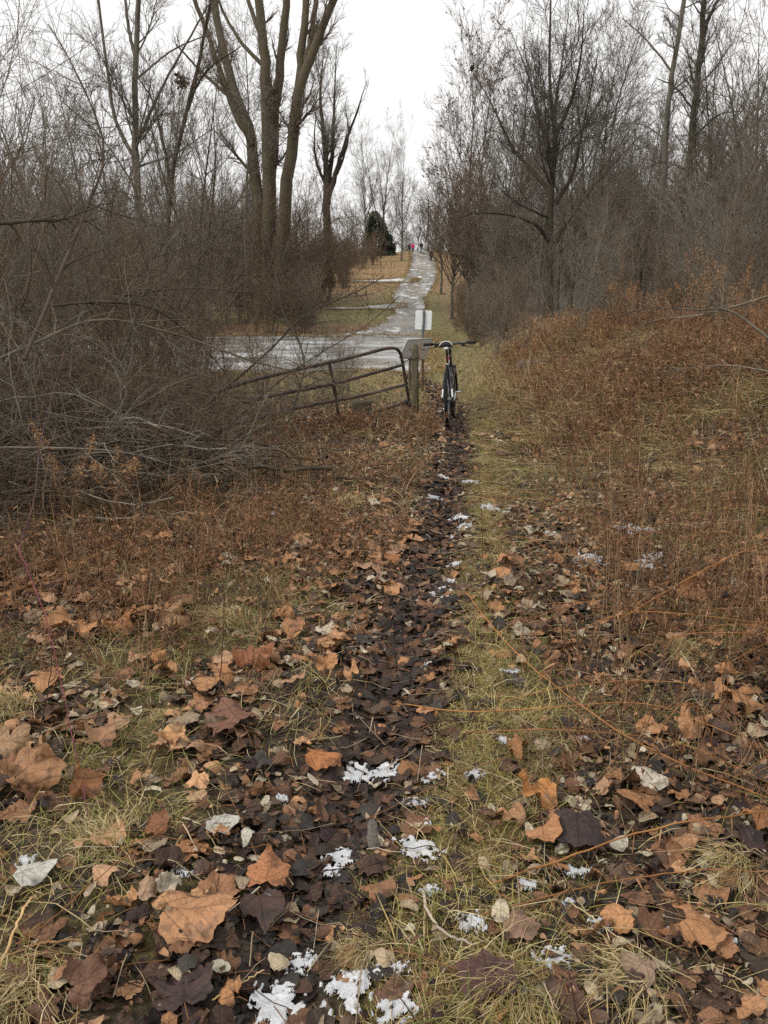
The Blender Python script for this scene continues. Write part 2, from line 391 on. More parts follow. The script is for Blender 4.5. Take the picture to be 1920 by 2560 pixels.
# ------------------------------------------------------------------ leaves
def syc_template(rng, hi=True, flat=1.0):
    n = 56 if hi else 22; rings = [.3,.62,.86,1] if hi else [.55,1]
    th = np.linspace(0, 2*np.pi, n, endpoint=False)          # 0 = tip (+Y)
    ang = np.degrees((th+np.pi) % (2*np.pi) - np.pi)
    k = rng.normal(0,.05,12)
    k *= 1.5
    if rng.random() < .3: k[rng.integers(3,11)] -= .38
    s_ = rng.uniform(.70,.86)
    tips = [(-180,.40+k[0]),(-152,.66+k[1]),(-112,.86+k[2]),(-86,s_-.02+k[3]),(-56,1.0+k[4]),(-27,s_+k[5]),(0,1.05+k[6]),(27,s_+k[7]),(56,1.0+k[8]),(86,s_-.02+k[9]),(112,.86+k[10]),(152,.66+k[11]),(180,.40+k[0])]
    r = np.interp(ang, [a for a,_ in tips], [b for _,b in tips])
    if hi: r = r*(1+.055*np.where(np.arange(n)%4<2, 1, -1)*rng.uniform(.3,1.3,n))
    else: r = r*(1+rng.normal(0,.05,n))
    r *= .5
    V=[(0,0)]; 
    for q in rings: V += list(zip(np.sin(th)*r*q, np.cos(th)*r*q))
    V = np.array(V); x, y = V[:,0], V[:,1]; rr = np.hypot(x,y)
    c = rng.normal(0,.55,3); ph = rng.uniform(0,6.28,4); tt = np.arctan2(y,x)
    z = c[0]*x*x + c[1]*y*y + c[2]*x*y + rng.normal(0,.22)*np.abs(x)
    z = z + 1.1*rng.normal(0,1)*rr**3*np.sin(tt+ph[0]) + .8*rng.normal(0,1)*rr**2.5*np.sin(2*tt+ph[1]) + .35*rng.normal(0,1)*rr**2*np.sin(5*tt+ph[2])
    z = z*flat*1.1; z = np.clip(z, -.30, .30)
    z += .008*rng.normal(0,1,len(z))
    sh = 1-.5*np.abs(z)/.5; V3 = np.stack([x*np.clip(sh,.6,1), y*np.clip(sh,.6,1), z], -1)
    F3=[]; F4=[]
    for j in range(n): F3.append((0, 1+(j+1)%n, 1+j))
    for i in range(len(rings)-1):
        for j in range(n):
            a = 1+i*n+j; b = 1+i*n+(j+1)%n; F4.append((a, b, b+n, a+n))
    V3[:,2] -= np.percentile(V3[:,2], 12)
    return V3, np.array(F4).reshape(-1,4), np.array(F3), np.stack([x,y],-1)
def oval_template(rng, asp=.6, n=12, hi=False):
    n = 20 if hi else n
    th = np.linspace(0, 2*np.pi, n, endpoint=False)
    r = 1/np.sqrt((np.cos(th))**2 + (np.sin(th)/asp)**2)*.5
    x = np.sin(th)*r; y = np.cos(th)*r
    y = y + .10*(np.cos(th)>.85)
    x = x*(1+rng.normal(0,.06,n)); y = y*(1+rng.normal(0,.04,n))
    V = np.concatenate([[(0,0)], np.stack([x*.5,y*.5],-1), np.stack([x,y],-1)]); x,y = V[:,0],V[:,1]
    c = rng.normal(0,1.3,3)
    z = c[0]*x*x+.7*c[1]*y*y+.5*c[2]*x*y + rng.normal(0,.5)*np.abs(x) + rng.normal(0,.03,len(x))
    V3 = np.stack([x,y,z-np.percentile(z,15)],-1)
    F3=[(0,1+(j+1)%n,1+j) for j in range(n)]; F4=[(1+j,1+(j+1)%n,1+n+(j+1)%n,1+n+j) for j in range(n)]
    return V3, np.array(F4), np.array(F3), np.stack([x,y-.0],-1)
def rots(rng, N, tilt):
    """random yaw with tilt (radians, sd)"""
    yaw = rng.uniform(0, 2*np.pi, N); ax = rng.uniform(0, 2*np.pi, N); t = rng.normal(0, tilt, N)
    c,s = np.cos(yaw), np.sin(yaw); z = np.zeros(N); o = np.ones(N)
    Rz = np.stack([np.stack([c,-s,z],-1), np.stack([s,c,z],-1), np.stack([z,z,o],-1)],1)
    kx,ky = np.cos(ax), np.sin(ax); ct,st = np.cos(t), np.sin(t); v = 1-ct
    Rt = np.stack([np.stack([kx*kx*v+ct, kx*ky*v, ky*st],-1), np.stack([kx*ky*v, ky*ky*v+ct, -kx*st],-1), np.stack([-ky*st, kx*st, ct],-1)],1)
    return Rt @ Rz
def inst(mb, T, pos, R, scl, col):
    V, F4, F3, UV = T; N = len(pos)
    if N == 0: return
    W = np.einsum('nij,vj->nvi', R, V)*np.asarray(scl).reshape(N,1,1) + pos[:,None,:]
    nv = len(V); off = (np.arange(N)*nv)[:,None,None]
    f4 = (F4[None]+off).reshape(-1,4) if len(F4) else None
    f3 = (F3[None]+off).reshape(-1,3) if len(F3) else None
    mb.add(W.reshape(-1,3), f4, f3, np.repeat(col, nv, 0), np.tile(UV,(N,1)))
def scatter(N, y0, y1, spread=.62, p=1.0, rng=RNG):
    """points in the view wedge; p = 2 uniform per area, lower = denser near the camera"""
    u = rng.random(N)
    Y = (y0**p + u*(y1**p-y0**p))**(1/p)
    X = rng.uniform(-1,1,N)*(spread*Y + .85)
    return X, Y
def drop(m, *arrs): return [a[m] for a in arrs]
def slope_tilt(X, Y):
    e = .05; hx = (height(X+e,Y)-height(X-e,Y))/(2*e); hy = (height(X,Y+e)-height(X,Y-e))/(2*e)
    n = nrm(np.stack([-hx,-hy,np.ones_like(hx)],-1)); z = np.array([0,0,1.])
    v = np.cross(np.broadcast_to(z,n.shape), n); c = n[:,2]
    K = np.zeros((len(c),3,3)); K[:,0,1]=-v[:,2]; K[:,0,2]=v[:,1]; K[:,1,0]=v[:,2]; K[:,1,2]=-v[:,0]; K[:,2,0]=-v[:,1]; K[:,2,1]=v[:,0]
    return np.eye(3)+K+K@K/(1+c)[:,None,None]
PAL = {'orange': [(.40,.20,.09),(.36,.175,.08),(.47,.26,.13),(.30,.15,.075),(.40,.235,.135)],
       'tan': [(.40,.31,.20),(.34,.26,.165),(.47,.40,.29),(.28,.21,.135)],
       'dark': [(.045,.031,.022),(.065,.037,.025),(.034,.028,.024),(.085,.046,.03),(.05,.042,.034),(.038,.022,.02)],
       'brown': [(.17,.085,.045),(.13,.07,.042),(.22,.11,.055),(.11,.068,.045)]}
for k in PAL: PAL[k] = np.array(PAL[k])
def pick(kinds, probs, N, rng=RNG):
    ks = rng.choice(len(kinds), N, p=np.array(probs)/sum(probs)); out = np.zeros((N,3))
    for i,k in enumerate(kinds):
        m = ks==i; out[m] = PAL[k][rng.integers(len(PAL[k]), size=m.sum())]
    return out*rng.uniform(.8,1.2,(N,1))
def grass_zone(X, Y):
    """0..1: where the turf shows rather than leaves"""
    d = X - xt(Y)
    g_ = np.interp(Y,[1,3,4.5],[1.08,.95,.62])*np.exp(-((d-np.interp(Y,[1,2.6,4],[.50,.42,.30]))/np.interp(Y,[1,2.6,4],[.27,.20,.12]))**2)*(Y<11) + .9*S((fbm(X,Y,1.5)-.53)*9)
    g_ = g_ + .8*S((X-xbank(Y)+.4)/.8)*S((Y-6)/2)*(1-S((Y-15)/3))*S((fbm(X,Y,.9)-.35)*5)
    return np.clip(g_, 0, 1)
snow = [(970,1940,90,'largest snow patch on the trail, beside the orange-brown lobed leaf'),(892,1949,70,'thin grey ice patch left of the largest snow patch'),
 (1044,2131,115,'greenish-white snow patch on the mossy edge right of the trail'),(1051,2073,50,'small snow scrap just above the greenish-white patch'),
 (1036,2019,60,'broken line of snow crumbs on the mossy trail edge'),(1083,1953,50,'snow scrap at right of the largest snow patch'),
 (853,2155,78,'snow patch on the wet dark leaves in the middle of the trail'),(830,2190,52,'small white scrap right below the snow on the wet leaves'),
 (1075,2240,52,'fluffy snow scrap at the end of a curved pale stick'),(869,2493,110,'biggest snow clump at the bottom of the picture'),
 (923,2450,52,'snow crumb touching the upper right of the bottom clump'),(993,2540,85,'snow patch cut by the bottom edge, right of centre'),
 (686,2540,110,'melting snow patch at the bottom edge, left of centre'),(705,2493,60,'bluish ice scrap above the melting bottom patch'),
 (752,2427,62,'grey slush scrap on dark leaves near the bottom'),(997,2439,46,'thin snow streak in yellow grass near the bottom'),
 (705,2011,36,'two white snow crumbs left of the trail'),(1388,2414,85,'spiky white snow patch in the lower right'),
 (1180,2316,60,'snow scrap beside the curved pale stick'),(1434,2194,68,'ring-shaped snow scrap under the long orange cane'),
 (1322,2226,48,'snow crumbs left of the ring-shaped scrap'),(1423,2272,34,'single snow lump below the ring-shaped scrap'),
 (1498,2333,48,'faint frost patch on dark leaves, lower right'),(1700,2333,52,'frosty scrap on a dark leaf, right side'),
 (1822,2368,52,'lilac-tinted snow scrap near the right edge'),(1278,1688,60,'flat white snow sliver right of the trail, halfway up'),
 (1073,1670,38,'triangular white snow scrap in the trail, halfway up'),(1261,1864,38,'snow crumb above the orange-brown leaf on the right'),
 (1186,1948,42,'flat snow sliver right of the snow scraps on the moss'),(1458,1858,36,'snow crumb among weeds on the right'),
 (1313,2495,28,'small lilac snow lump near the bottom, right of the wet leaf'),(64,2171,42,'snow crumb beside the round pale grey leaf'),
 (457,2194,46,'bluish ice scrap left of the trail in the foreground'),(1148,1299,56,'brightest snow patch in the trail between bicycle and camera'),
 (1161,1322,42,'snow sliver just below the brightest trail patch'),(1106,1194,34,'left one of the two snow scraps nearest the bicycle'),
 (1174,1209,44,'right one of the two snow scraps nearest the bicycle'),(1085,1249,40,'snow scrap at the left trail edge ahead of the bright patch'),
 (1224,1274,42,'snow scrap on the grass right of the trail, far half'),(1267,1287,22,'tiny snow crumb furthest right in the trailside grass'),
 (1136,1418,32,'narrow snow scrap in the trail, above the pair of crumbs'),(1127,1460,32,'upper crumb of the snow chain in mid trail'),
 (1098,1483,50,'broadest link of the snow chain in mid trail'),(1115,1502,32,'lowest crumb of the snow chain in mid trail'),
 (672,1299,56,'snow scrap lying behind the bright tan leaf on the left'),(1136,1346,24,'tiny snow crumb in the trail below the bright patch'),
 (1569,1330,70,'snow scrap behind weeds on the right, left half'),(1625,1338,44,'snow scrap behind weeds on the right, right half'),
 (1634,1400,56,'snow streak below the weeds on the right'),(1600,1421,70,'lowest snow streak in the weeds on the right'),
 (1475,1406,66,'broken snow streak left in the weeds on the right'),(1374,1343,46,'snow crumbs in grass right of the trail')]
SNW = []
for px,py,wpx,lb in snow:
    p = hit(px, min(py,2550)); SNW.append((p[0], p[1], .5*wpx*np.linalg.norm(p-np.array([0,0,CAM_H]))/F_PX))
def on_snow(X, Y):
    m = np.zeros(len(X))
    for a_,b_,r_ in SNW: m = np.maximum(m, (np.hypot(X-a_, (Y-b_)*.75) < r_*.95)*1.0)
    return m
syc_hi = [syc_template(RNG, True, f) for f in (.5,.8,1,1.2,1.3,.4,.9,1.4,.6,1.1,.7,1.3,.7,.8,1.0,.3,1.2,.5)]
syc_lo = [syc_template(RNG, False, f) for f in (.5,.8,1,1.2,.7,1.4)]
ov = [oval_template(RNG, a) for a in (.7,.6,.5,.75,.45,.8,.3,.65)]
lit = MB()
def lay(templates, N, y0, y1, size, kinds, probs, tilt, lift, p=1.3, mod=None, trail_dark=True):
    X, Y = scatter(N, y0, y1, p=p)
    pr = RNG.random(N)
    keep = pr < 1-.90*grass_zone(X, Y)
    if mod is not None: keep &= RNG.random(N) < mod(X, Y)
    keep &= RNG.random(N) > .62*on_snow(X, Y)
    X, Y = drop(keep, X, Y); N = len(X)
    col = pick(kinds, probs, N)
    on = np.exp(-((X-xt(Y))/(np.interp(Y,[1,2,3,5,10],[.19,.17,.135,.11,.095])*1.05))**4)*(Y<21)
    if trail_dark:
        d = (RNG.random(N) < on*.62); col[d] = pick(['dark'],[1],d.sum())
        d2 = on > .5; col[d2 & ~d] *= .62
    z = height(X,Y) + RNG.uniform(lift[0], lift[1], N)*(1-.6*on)
    tl = np.where(on>.4, tilt*.45, tilt)
    R = slope_tilt(X,Y) @ rots(RNG, N, 1.0*tl)
    s = RNG.uniform(size[0], size[1], N)*(1-.25*on)
    ti = RNG.integers(len(templates), size=N); pos = np.stack([X,Y,z],-1)
    for i,T in enumerate(templates):
        m = ti==i; inst(lit, T, pos[m], R[m], s[m], col[m])
far_left = lambda X,Y: 1-.0*X
# bottom layer of wet dark leaves, then mixed small leaves, then the big ones
lay(ov, 20500, 1.0, 12, (.04,.08), ['dark','brown','tan'], [4,4,1.2], .2, (0,.014), p=1.5)
lay(ov, 25000, 1.0, 14, (.025,.07), ['tan','brown','dark','orange'], [3.6,3,1.6,2.0], .42, (.008,.036), p=1.4)
lay(ov, 34000, 1.0, 9, (.008,.028), ['tan','brown','orange','dark'], [3,3,2,1.5], .6, (.006,.04), p=1.3)
lay(ov, 5000, 9, 24, (.05,.09), ['tan','brown','orange'], [2,2,2], .35, (.01,.04), p=1.6)
lay(syc_hi, 2100, 1.0, 4.5, (.06,.13), ['dark','brown','orange'], [4,3,1], .22, (.008,.025), p=1.5)
lay(syc_hi, 1600, 1.1, 5.4, (.07,.16), ['orange','brown','dark','tan'], [5,2,.8,.9], .42, (.015,.05), p=1.5, mod=lambda X,Y: np.where(X<xt(Y), .98, .34)*(1-np.exp(-((X-xt(Y))/.3)**4)*.8))
lay(syc_lo, 3200, 4.0, 12, (.08,.16), ['orange','brown','dark','tan'], [5,2.5,1,.5], .35, (.01,.05), p=1.5, mod=lambda X,Y: (.25+.75*(X<xt(Y)-.1))*(1-.65*S((Y-5)/2)))
lay(syc_lo, 3500, 40, 56, (.12,.2), ['orange','brown'], [3,1], .35, (.01,.05), p=1, mod=lambda X,Y: (X<.5)*(Y>45.0)*1.0)
N = 7500; Y = (1.0**1.1 + RNG.random(N)*(20**1.1-1))**(1/1.1); wv = np.interp(Y,[1,2,3,5,10],[.19,.17,.135,.11,.095]); X = xt(Y)+RNG.normal(0,.95,N)*wv*(.7+.8*fbm(Y,Y*0,1.7))
m = RNG.random(N) > .8*on_snow(X,Y); X,Y = drop(m,X,Y); N = len(X); col = pick(['dark','brown','tan','orange'],[7,2.4,.3,.35],N)*RNG.uniform(.55,1.15,(N,1))
pos = np.stack([X,Y,height(X,Y)+RNG.uniform(.004,.018,N)],-1); R = slope_tilt(X,Y)@rots(RNG,N,.14); s_ = RNG.uniform(.025,.095,N); ti = RNG.integers(len(ov)+4,size=N)
for i in range(len(ov)+4):
    m = ti==i; inst(lit, ov[i] if i < len(ov) else syc_lo[i-len(ov)], pos[m], R[m], s_[m], col[m])
tag(lit.build('leaf_litter', M_leaf), 'brown, tan and wet dark fallen leaves covering the ground', 'leaf litter', kind='stuff')

# bits of bark, stems and grass debris pressed into the litter
db = MB(); N = 14000; X, Y = scatter(N, 1.0, 11, p=1.4); L_ = RNG.uniform(.02,.16,N); L_[:900] = RNG.uniform(.2,.6,900); a = RNG.uniform(0,6.28,N)
t = np.linspace(-.5,.5,4); D_ = np.stack([np.cos(a),np.sin(a)],-1)
PX = X[:,None]+D_[:,:1]*t*L_[:,None]; PY = Y[:,None]+D_[:,1:]*t*L_[:,None]
PZ = height(PX,PY)+RNG.uniform(.012,.045,N)[:,None]+RNG.normal(0,.004,(N,4))
tubes(db, np.stack([PX,PY,PZ],-1), np.broadcast_to(RNG.uniform(.0006,.0022,N)[:,None],(N,4)), 3, col=pick(['tan','brown','dark'],[2,3,3],N))
tag(db.build('twig_debris', M_twig), 'thin broken stems and twigs strewn through the leaves', 'twig litter', kind='stuff')

# ------------------------------------------------------------------ grass
GC = {'tan': np.array([[.44,.34,.17],[.52,.42,.24],[.36,.27,.13]]), 'green': np.array([[.17,.17,.04],[.24,.22,.06],[.12,.15,.035]]),
      'olive': np.array([[.30,.24,.08],[.36,.27,.09],[.24,.20,.07]]), 'rust': np.array([[.24,.13,.065],[.19,.105,.055],[.30,.175,.09]]), 'straw': np.array([[.42,.29,.15],[.36,.24,.12],[.30,.19,.10]])}
def blades(mb, X, Y, h, lean, wd, kinds, probs, az=None, azs=3.2, Sg=4, dz=0):
    if not isinstance(h, np.ndarray): km = RNG.random(len(X)) > .85*on_snow(X, Y); X, Y = X[km], Y[km]
    N = len(X); ks = RNG.choice(len(kinds), N, p=np.array(probs)/sum(probs)); col = np.zeros((N,3))
    for i,k in enumerate(kinds): m = ks==i; col[m] = GC[k][RNG.integers(3,size=m.sum())]
    col *= RNG.uniform(.75,1.25,(N,1))
    h = RNG.uniform(*h, N) if isinstance(h, tuple) else h
    a = (RNG.uniform(0,2*np.pi,N) if az is None else az+RNG.normal(0,azs,N))
    le = RNG.uniform(*lean, N); t = np.linspace(0,1,Sg)
    up = h[:,None]*(t - .55*np.clip(le,0,1.4)[:,None]*t**2)
    ou = (h*le)[:,None]*t**1.6
    P = np.stack([X[:,None]+np.cos(a)[:,None]*ou, Y[:,None]+np.sin(a)[:,None]*ou, height(X,Y)[:,None]+dz+up],-1)
    P[:,1:,:2] += RNG.normal(0,1,(N,Sg-1,2))*(.04*h)[:,None,None]
    gz = height(P[:,:,0], P[:,:,1])+.006; P[:,:,2] = np.maximum(P[:,:,2], gz)
    b = a + np.pi/2 + RNG.normal(0,.6,N); side = np.stack([np.cos(b), np.sin(b), RNG.normal(0,.3,N)],-1)
    W = RNG.uniform(wd[0],wd[1],N)[:,None]*np.array([1,.9,.65,.12])[None] if Sg==4 else RNG.uniform(wd[0],wd[1],N)[:,None]*np.linspace(1,.1,Sg)[None]
    strips(mb, P, W, nrm(side), col)
gr = MB()
# moss-like turf along the right edge of the trail
N = 105000; Y = (1.0**.7 + RNG.random(N)*(12**.7-1))**(1/.7); X = xt(Y)+np.interp(Y,[1,2.6,4],[.50,.42,.30])+RNG.normal(0,1,N)*np.interp(Y,[1,2.6,4,12],[.21,.16,.10,.10])
m = (X-xt(Y) > .13) & (RNG.random(N) < .45+1.3*S((fbm(X,Y,4)-.3)*4)); X,Y = drop(m,X,Y)
blades(gr, X, Y, (.012,.05), (.3,1.7), (.0007,.0016), ['olive','green','tan','rust'], [4.5,1.2,2.6,2.4])
# turf patches between the leaves
N = 125000; X,Y = scatter(N, 1.0, 9, p=1.4); m = RNG.random(N) < grass_zone(X,Y)*.9*(np.abs(X-xt(Y))>.25); X,Y = drop(m,X,Y)
blades(gr, X, Y, (.03,.12), (.3,1.8), (.0008,.0019), ['olive','green','tan'], [4,3,3.5])
# sparse blades everywhere
N = 12000; X,Y = scatter(N, 1.0, 8, p=1.4); m = np.abs(X-xt(Y))>.25; X,Y = drop(m,X,Y)
blades(gr, X, Y, (.04,.16), (.4,2.0), (.0008,.002), ['green','tan','olive'], [2,5,3])
# bank turf leaning down the slope
N = 90000; X,Y = scatter(N, 5.0, 17, p=1.6); m = (X>xt(Y)+.3)&(RNG.random(N) < .25+.75*grass_zone(X,Y)); X,Y = drop(m,X,Y)
blades(gr, X, Y, (.07,.24), (.9,1.9), (.0016,.0035), ['olive','tan','rust','green'], [4.5,4,1.6,1.3], az=np.pi*1.12, azs=.5)
# left side meadow under the gate
N = 42000; X,Y = scatter(N, 5.5, 19, p=1.6); m = (X<xt(Y)-.3)&(RNG.random(N) < .3+.9*S((fbm(X,Y,1.0)-.38)*6)); X,Y = drop(m,X,Y)
blades(gr, X, Y, (.08,.34), (.5,1.8), (.0016,.0036), ['tan','rust','olive','straw'], [4,2.6,2.6,2])
# roadside and lot shore
N = 36000; X,Y = scatter(N, 14, 50, p=1.3, spread=.5); m = (~lotmask(X,Y) | (RNG.random(N)<.05)) & (X<xbank(Y)+2.5); X,Y = drop(m,X,Y)
blades(gr, X, Y, (.08,.3), (.4,1.6), (.004,.009), ['olive','straw','rust','tan'], [3,3,2,2])
N = 40000; X,Y = scatter(N, 48, 152, p=1.2, spread=.35); m = (X > -24) & ((~roadmask(X,Y) & ~sidemask(X,Y) & ~spurmask(X,Y)) | (RNG.random(N)<.13)) & (X<xbank(Y)+4) & (X>-.09*Y-3); X,Y = drop(m,X,Y)
cz = fbm(X,Y,.2)
blades(gr, X[Y<74], Y[Y<74], (.1,.35), (.4,1.4), (.012,.02), ['olive','straw','rust'], [4,2,2])
blades(gr, X[Y>=74], Y[Y>=74], (.15,.5), (.4,1.4), (.015,.03), ['straw','tan','rust'], [4,1,4])
# grass growing in over the ragged edges of the gravel
def edge_pts(N, y0, y1, x0, x1, mask, e):
    Y = RNG.uniform(y0,y1,N); X = RNG.uniform(x0,x1,N); m = mask(X,Y); d = np.zeros(N,bool)
    for a_,b_ in ((e,0),(-e,0),(0,e*1.3),(0,-e*1.3)): d |= mask(X+a_,Y+b_) != m
    return X[d], Y[d]
for (N,y0,y1,x0,x1,mk,e,h,wd_) in ((60000,16,24,-14,3,lotmask,.3,(.06,.2),(.003,.006)),(60000,24,52,-2,5,lotmask,.35,(.06,.22),(.004,.008)),(50000,42,52,-22,3,lotmask,.5,(.06,.22),(.005,.01)),
     (80000,44,152,0,9,roadmask,.32,(.06,.25),(.008,.016)),(50000,61,70,-18,4,sidemask,.4,(.08,.25),(.008,.014)),(30000,83,96,-6,4,spurmask,.5,(.08,.3),(.01,.018))):
    X,Y = edge_pts(N,y0,y1,x0,x1,mk,e); blades(gr, X, Y, h, (.3,1.4), wd_, ['olive','straw','rust','tan'], [3,2.4,2,1])
# bank crest: rust mat with pale stems
N = 55000; X,Y = scatter(N, 7.5, 22, p=1.3, spread=.55); m = (X>xbank(Y)+.5)&(RNG.random(N)<.25+S((fbm(X,Y,.9)-.3)*5)); X,Y = drop(m,X,Y)
blades(gr, X, Y, (.08,.36), (.5,1.7), (.0025,.0055), ['rust','straw','tan','olive'], [4,4,1.6,1.2], az=np.pi*1.1, azs=1.3)
tag(gr.build('grass', M_grass), 'matted olive, tan and rusty winter grass', 'grass', kind='stuff')

# tussocks of long straw-coloured blades
def tussock_tmpl(n, L, wd, kinds, probs):
    mb = MB(); N = n; a = RNG.uniform(0,6.28,N); r = RNG.uniform(0,.11,N)
    ks = RNG.choice(len(kinds), N, p=np.array(probs)/sum(probs)); col = np.array([GC[kinds[k]][RNG.integers(3)] for k in ks])*RNG.uniform(.8,1.2,(N,1))
    l = RNG.uniform(.4,1,N)*L; t = np.linspace(0,1,7)
    a2 = RNG.normal(0,1.25,N); le = RNG.uniform(.35,1.0,N); l = l*(.55+.45*np.cos(a2/2)**2)
    ou = l[:,None]*le[:,None]*t**1.25; up = l[:,None]*(.95*t - (.62+.5*le[:,None])*t**2)
    P = np.stack([(np.cos(a)*r)[:,None]+np.cos(a2)[:,None]*ou, (np.sin(a)*r)[:,None]+np.sin(a2)[:,None]*ou, np.maximum(up, .004+.01*RNG.random((N,1)))],-1)
    P[:,1:] += RNG.normal(0,1,(N,6,3))*(.03*l)[:,None,None]
    b = a2+np.pi/2; side = np.stack([np.cos(b),np.sin(b),RNG.normal(0,.4,N)],-1)
    strips(mb, P, RNG.uniform(wd[0],wd[1],N)[:,None]*np.array([.8,1,1,.9,.7,.4,.08])[None], nrm(side), col)
    return mb
TUS = []
for n,L in ((330,.34),(420,.28),(260,.40)):
    o = tussock_tmpl(n, L, (.0006,.0015), ['tan','straw','olive','green'], [6,2,2.5,.7]).build('blades', M_grass)
    r = empty('grass_tussock', (0,0,-50)); o.parent = r; reg(r, o); TUS.append(r)
tus = [(60,2480,1.0,'straw-coloured grass tussock sweeping in at the lower left corner'),(560,1560,1.0,'pale straw tussock right of the upright folded leaf'),
 (30,1790,1.0,'dry blond tussock at the left edge above the big curled leaf'),(265,2120,.8,'green-tinged tussock below the rolled brown leaf'),
 (430,1800,.6,'thin straw tussock above the blotched two-tone leaf'),(1300,2500,.7,'yellow-green tussock near the bottom edge, right of the trail'),
 (1600,2480,.8,'olive tussock at the bottom by the long pale leaf'),(920,2390,.55,'small bleached tussock on the mossy trail edge'),
 (1690,1640,.8,'bleached tussock among the bent canes on the right'),(860,1270,1.2,'fallen blond tussock left of the trail ahead of the snow'),
 (700,1080,1.2,'tall tan tussock in front of the leaning gate brace'),(1040,1010,1.3,'grass tussock wrapped round the foot of the weathered post'),
 (900,1090,1.1,'tan tussock between gate and post on the near side'),(1370,930,1.4,'grey-green tussock on the slope right of the bicycle'),
 (1650,1180,1.0,'straw tussock bent over on the lower right slope'),(500,1190,1.2,'sprawling tan tussock at the foot of the brush pile'),
 (620,1290,.9,'faded tussock just behind a scrap of snow on the left'),(1860,2190,.8,'green and straw tussock at the right edge near the bottom')]
for i,(px,py,s,lb) in enumerate(tus):
    p = hit(px,py); dup(TUS[i%3], p, RNG.uniform(0,6.28), s, lb, 'grass tussock', 'grass tussocks in the litter')
for r in TUS:
    for c in CH[r.name]: bpy.data.objects.remove(c)
    bpy.data.objects.remove(r)

# ------------------------------------------------------------------ big single leaves (photo px, width px, colour, tilt, label)
O,Tn,Dk,Br = 'orange','tan','dark','brown'
hero = [
 (475,2335,205,(.44,.22,.105),.06,'largest flat tan-orange double leaf near the bottom, left of the trail'),
 (671,2225,125,(.40,.17,.075),.10,'squarish rust-orange leaf at the trail edge, above a maroon leaf'),
 (799,1925,115,(.42,.165,.06),.10,'orange-brown lobed leaf just left of the long snow patch'),
 (413,1592,125,(.33,.185,.09),.75,'big dull tan leaf standing up on edge, upper left'),
 (160,1604,95,(.44,.22,.10),.35,'pale orange fan-shaped leaf crossed by a thin dark twig'),
 (300,1588,100,(.44,.20,.085),.45,'orange leaf tilted up beside the big upright leaf'),
 (390,1675,68,(.46,.22,.09),.4,'small pointed orange leaf below the big upright leaf'),
 (637,1676,115,(.30,.12,.055),.35,'reddish-brown crinkled leaf left of the trail, beside straw grass'),
 (519,1735,105,(.42,.21,.095),.25,'tan-orange leaf with ribbed folds in the left middle'),
 (434,1870,115,(.56,.30,.13),.15,'brightest golden leaf, folded over, left middle'),
 (590,1845,165,(.20,.095,.06),.12,'large leaf blotched purple and tan, left of the wet trail'),
 (272,1876,125,(.36,.19,.10),.35,'broad brown leaf half lifted over dry grass on the left'),
 (80,1990,165,(.34,.175,.085),.55,'huge curled leaf at the left edge, mid height of the foreground'),
 (30,1900,100,(.40,.24,.13),.6,'crumpled pale leaf touching the left edge of the picture'),
 (200,2000,120,(.30,.13,.055),1.1,'rolled rust-brown leaf standing like a scroll'),
 (399,2100,85,(.24,.10,.045),.5,'dark rust leaf propped up beside a grey mottled leaf'),
 (376,2250,75,(.38,.24,.15),.5,'crumpled beige-brown leaf above the largest flat leaf'),
 (655,2300,125,(.08,.045,.034),.08,'maroon leaf lying under the squarish rust-orange one'),
 (463,2510,160,(.068,.04,.033),.08,'dark maroon leaf cut off by the bottom edge'),
 (575,2525,85,(.42,.20,.085),.3,'orange leaf beside the dark maroon one at the bottom edge'),
 (226,2507,140,(.17,.085,.05),.2,'wide brown leaf in the bottom left, under a rolled tip'),
 (1330,2015,125,(.50,.225,.075),.45,'bright orange curled leaf right of the trail'),
 (1275,2070,85,(.38,.20,.10),.25,'rounded brown leaf just below the bright curled one'),
 (1591,2035,130,(.40,.19,.085),.6,'folded tan leaf with raised pointed lobes on the right'),
 (1440,2108,175,(.055,.034,.03),.05,'large flat purple-black leaf on the right'),
 (1296,1899,90,(.34,.16,.07),.35,'orange-brown leaf right of the trail above the stem end'),
 (1834,1789,120,(.42,.20,.085),.35,'broad orange leaf under the crossing canes, far right'),
 (1885,2084,95,(.36,.16,.065),.3,'ribbed orange leaf at the right edge'),
 (1712,1850,105,(.40,.20,.095),.3,'tan leaf beneath several crossing canes on the right'),
 (1301,2339,110,(.27,.155,.10),.08,'flat dull brown leaf beside a frosted one, bottom right'),
 (1220,2484,165,(.10,.048,.038),.08,'red-brown wet leaf with pale specks at the bottom edge'),
 (1706,2142,80,(.38,.20,.10),.25,'small tan triangular leaf below the folded tan leaf'),
 (1597,2461,100,(.30,.20,.13),.15,'long pale brown leaf in the bottom right'),
 (1330,1145,62,(.17,.055,.025),1.2,'dark red-brown leaf standing upright on the right slope'),
 (1738,1505,110,(.42,.19,.085),.3,'long orange leaf in the weeds on the right'),
 (1265,1421,60,(.44,.21,.10),.2,'orange leaf at the foot of a thin dark stem right of the trail'),
 (868,1711,78,(.48,.25,.115),.4,'orange cupped leaf on the left lip of the trail'),
 (638,1308,75,(.46,.22,.10),.25,'bright tan leaf next to a snow scrap on the left'),
 (987,1418,60,(.42,.19,.08),.35,'orange leaf touching the trail at its left side, mid way'),
 (1870,2560,80,(.42,.21,.10),.3,'orange leaf scrap in the bottom right corner')]
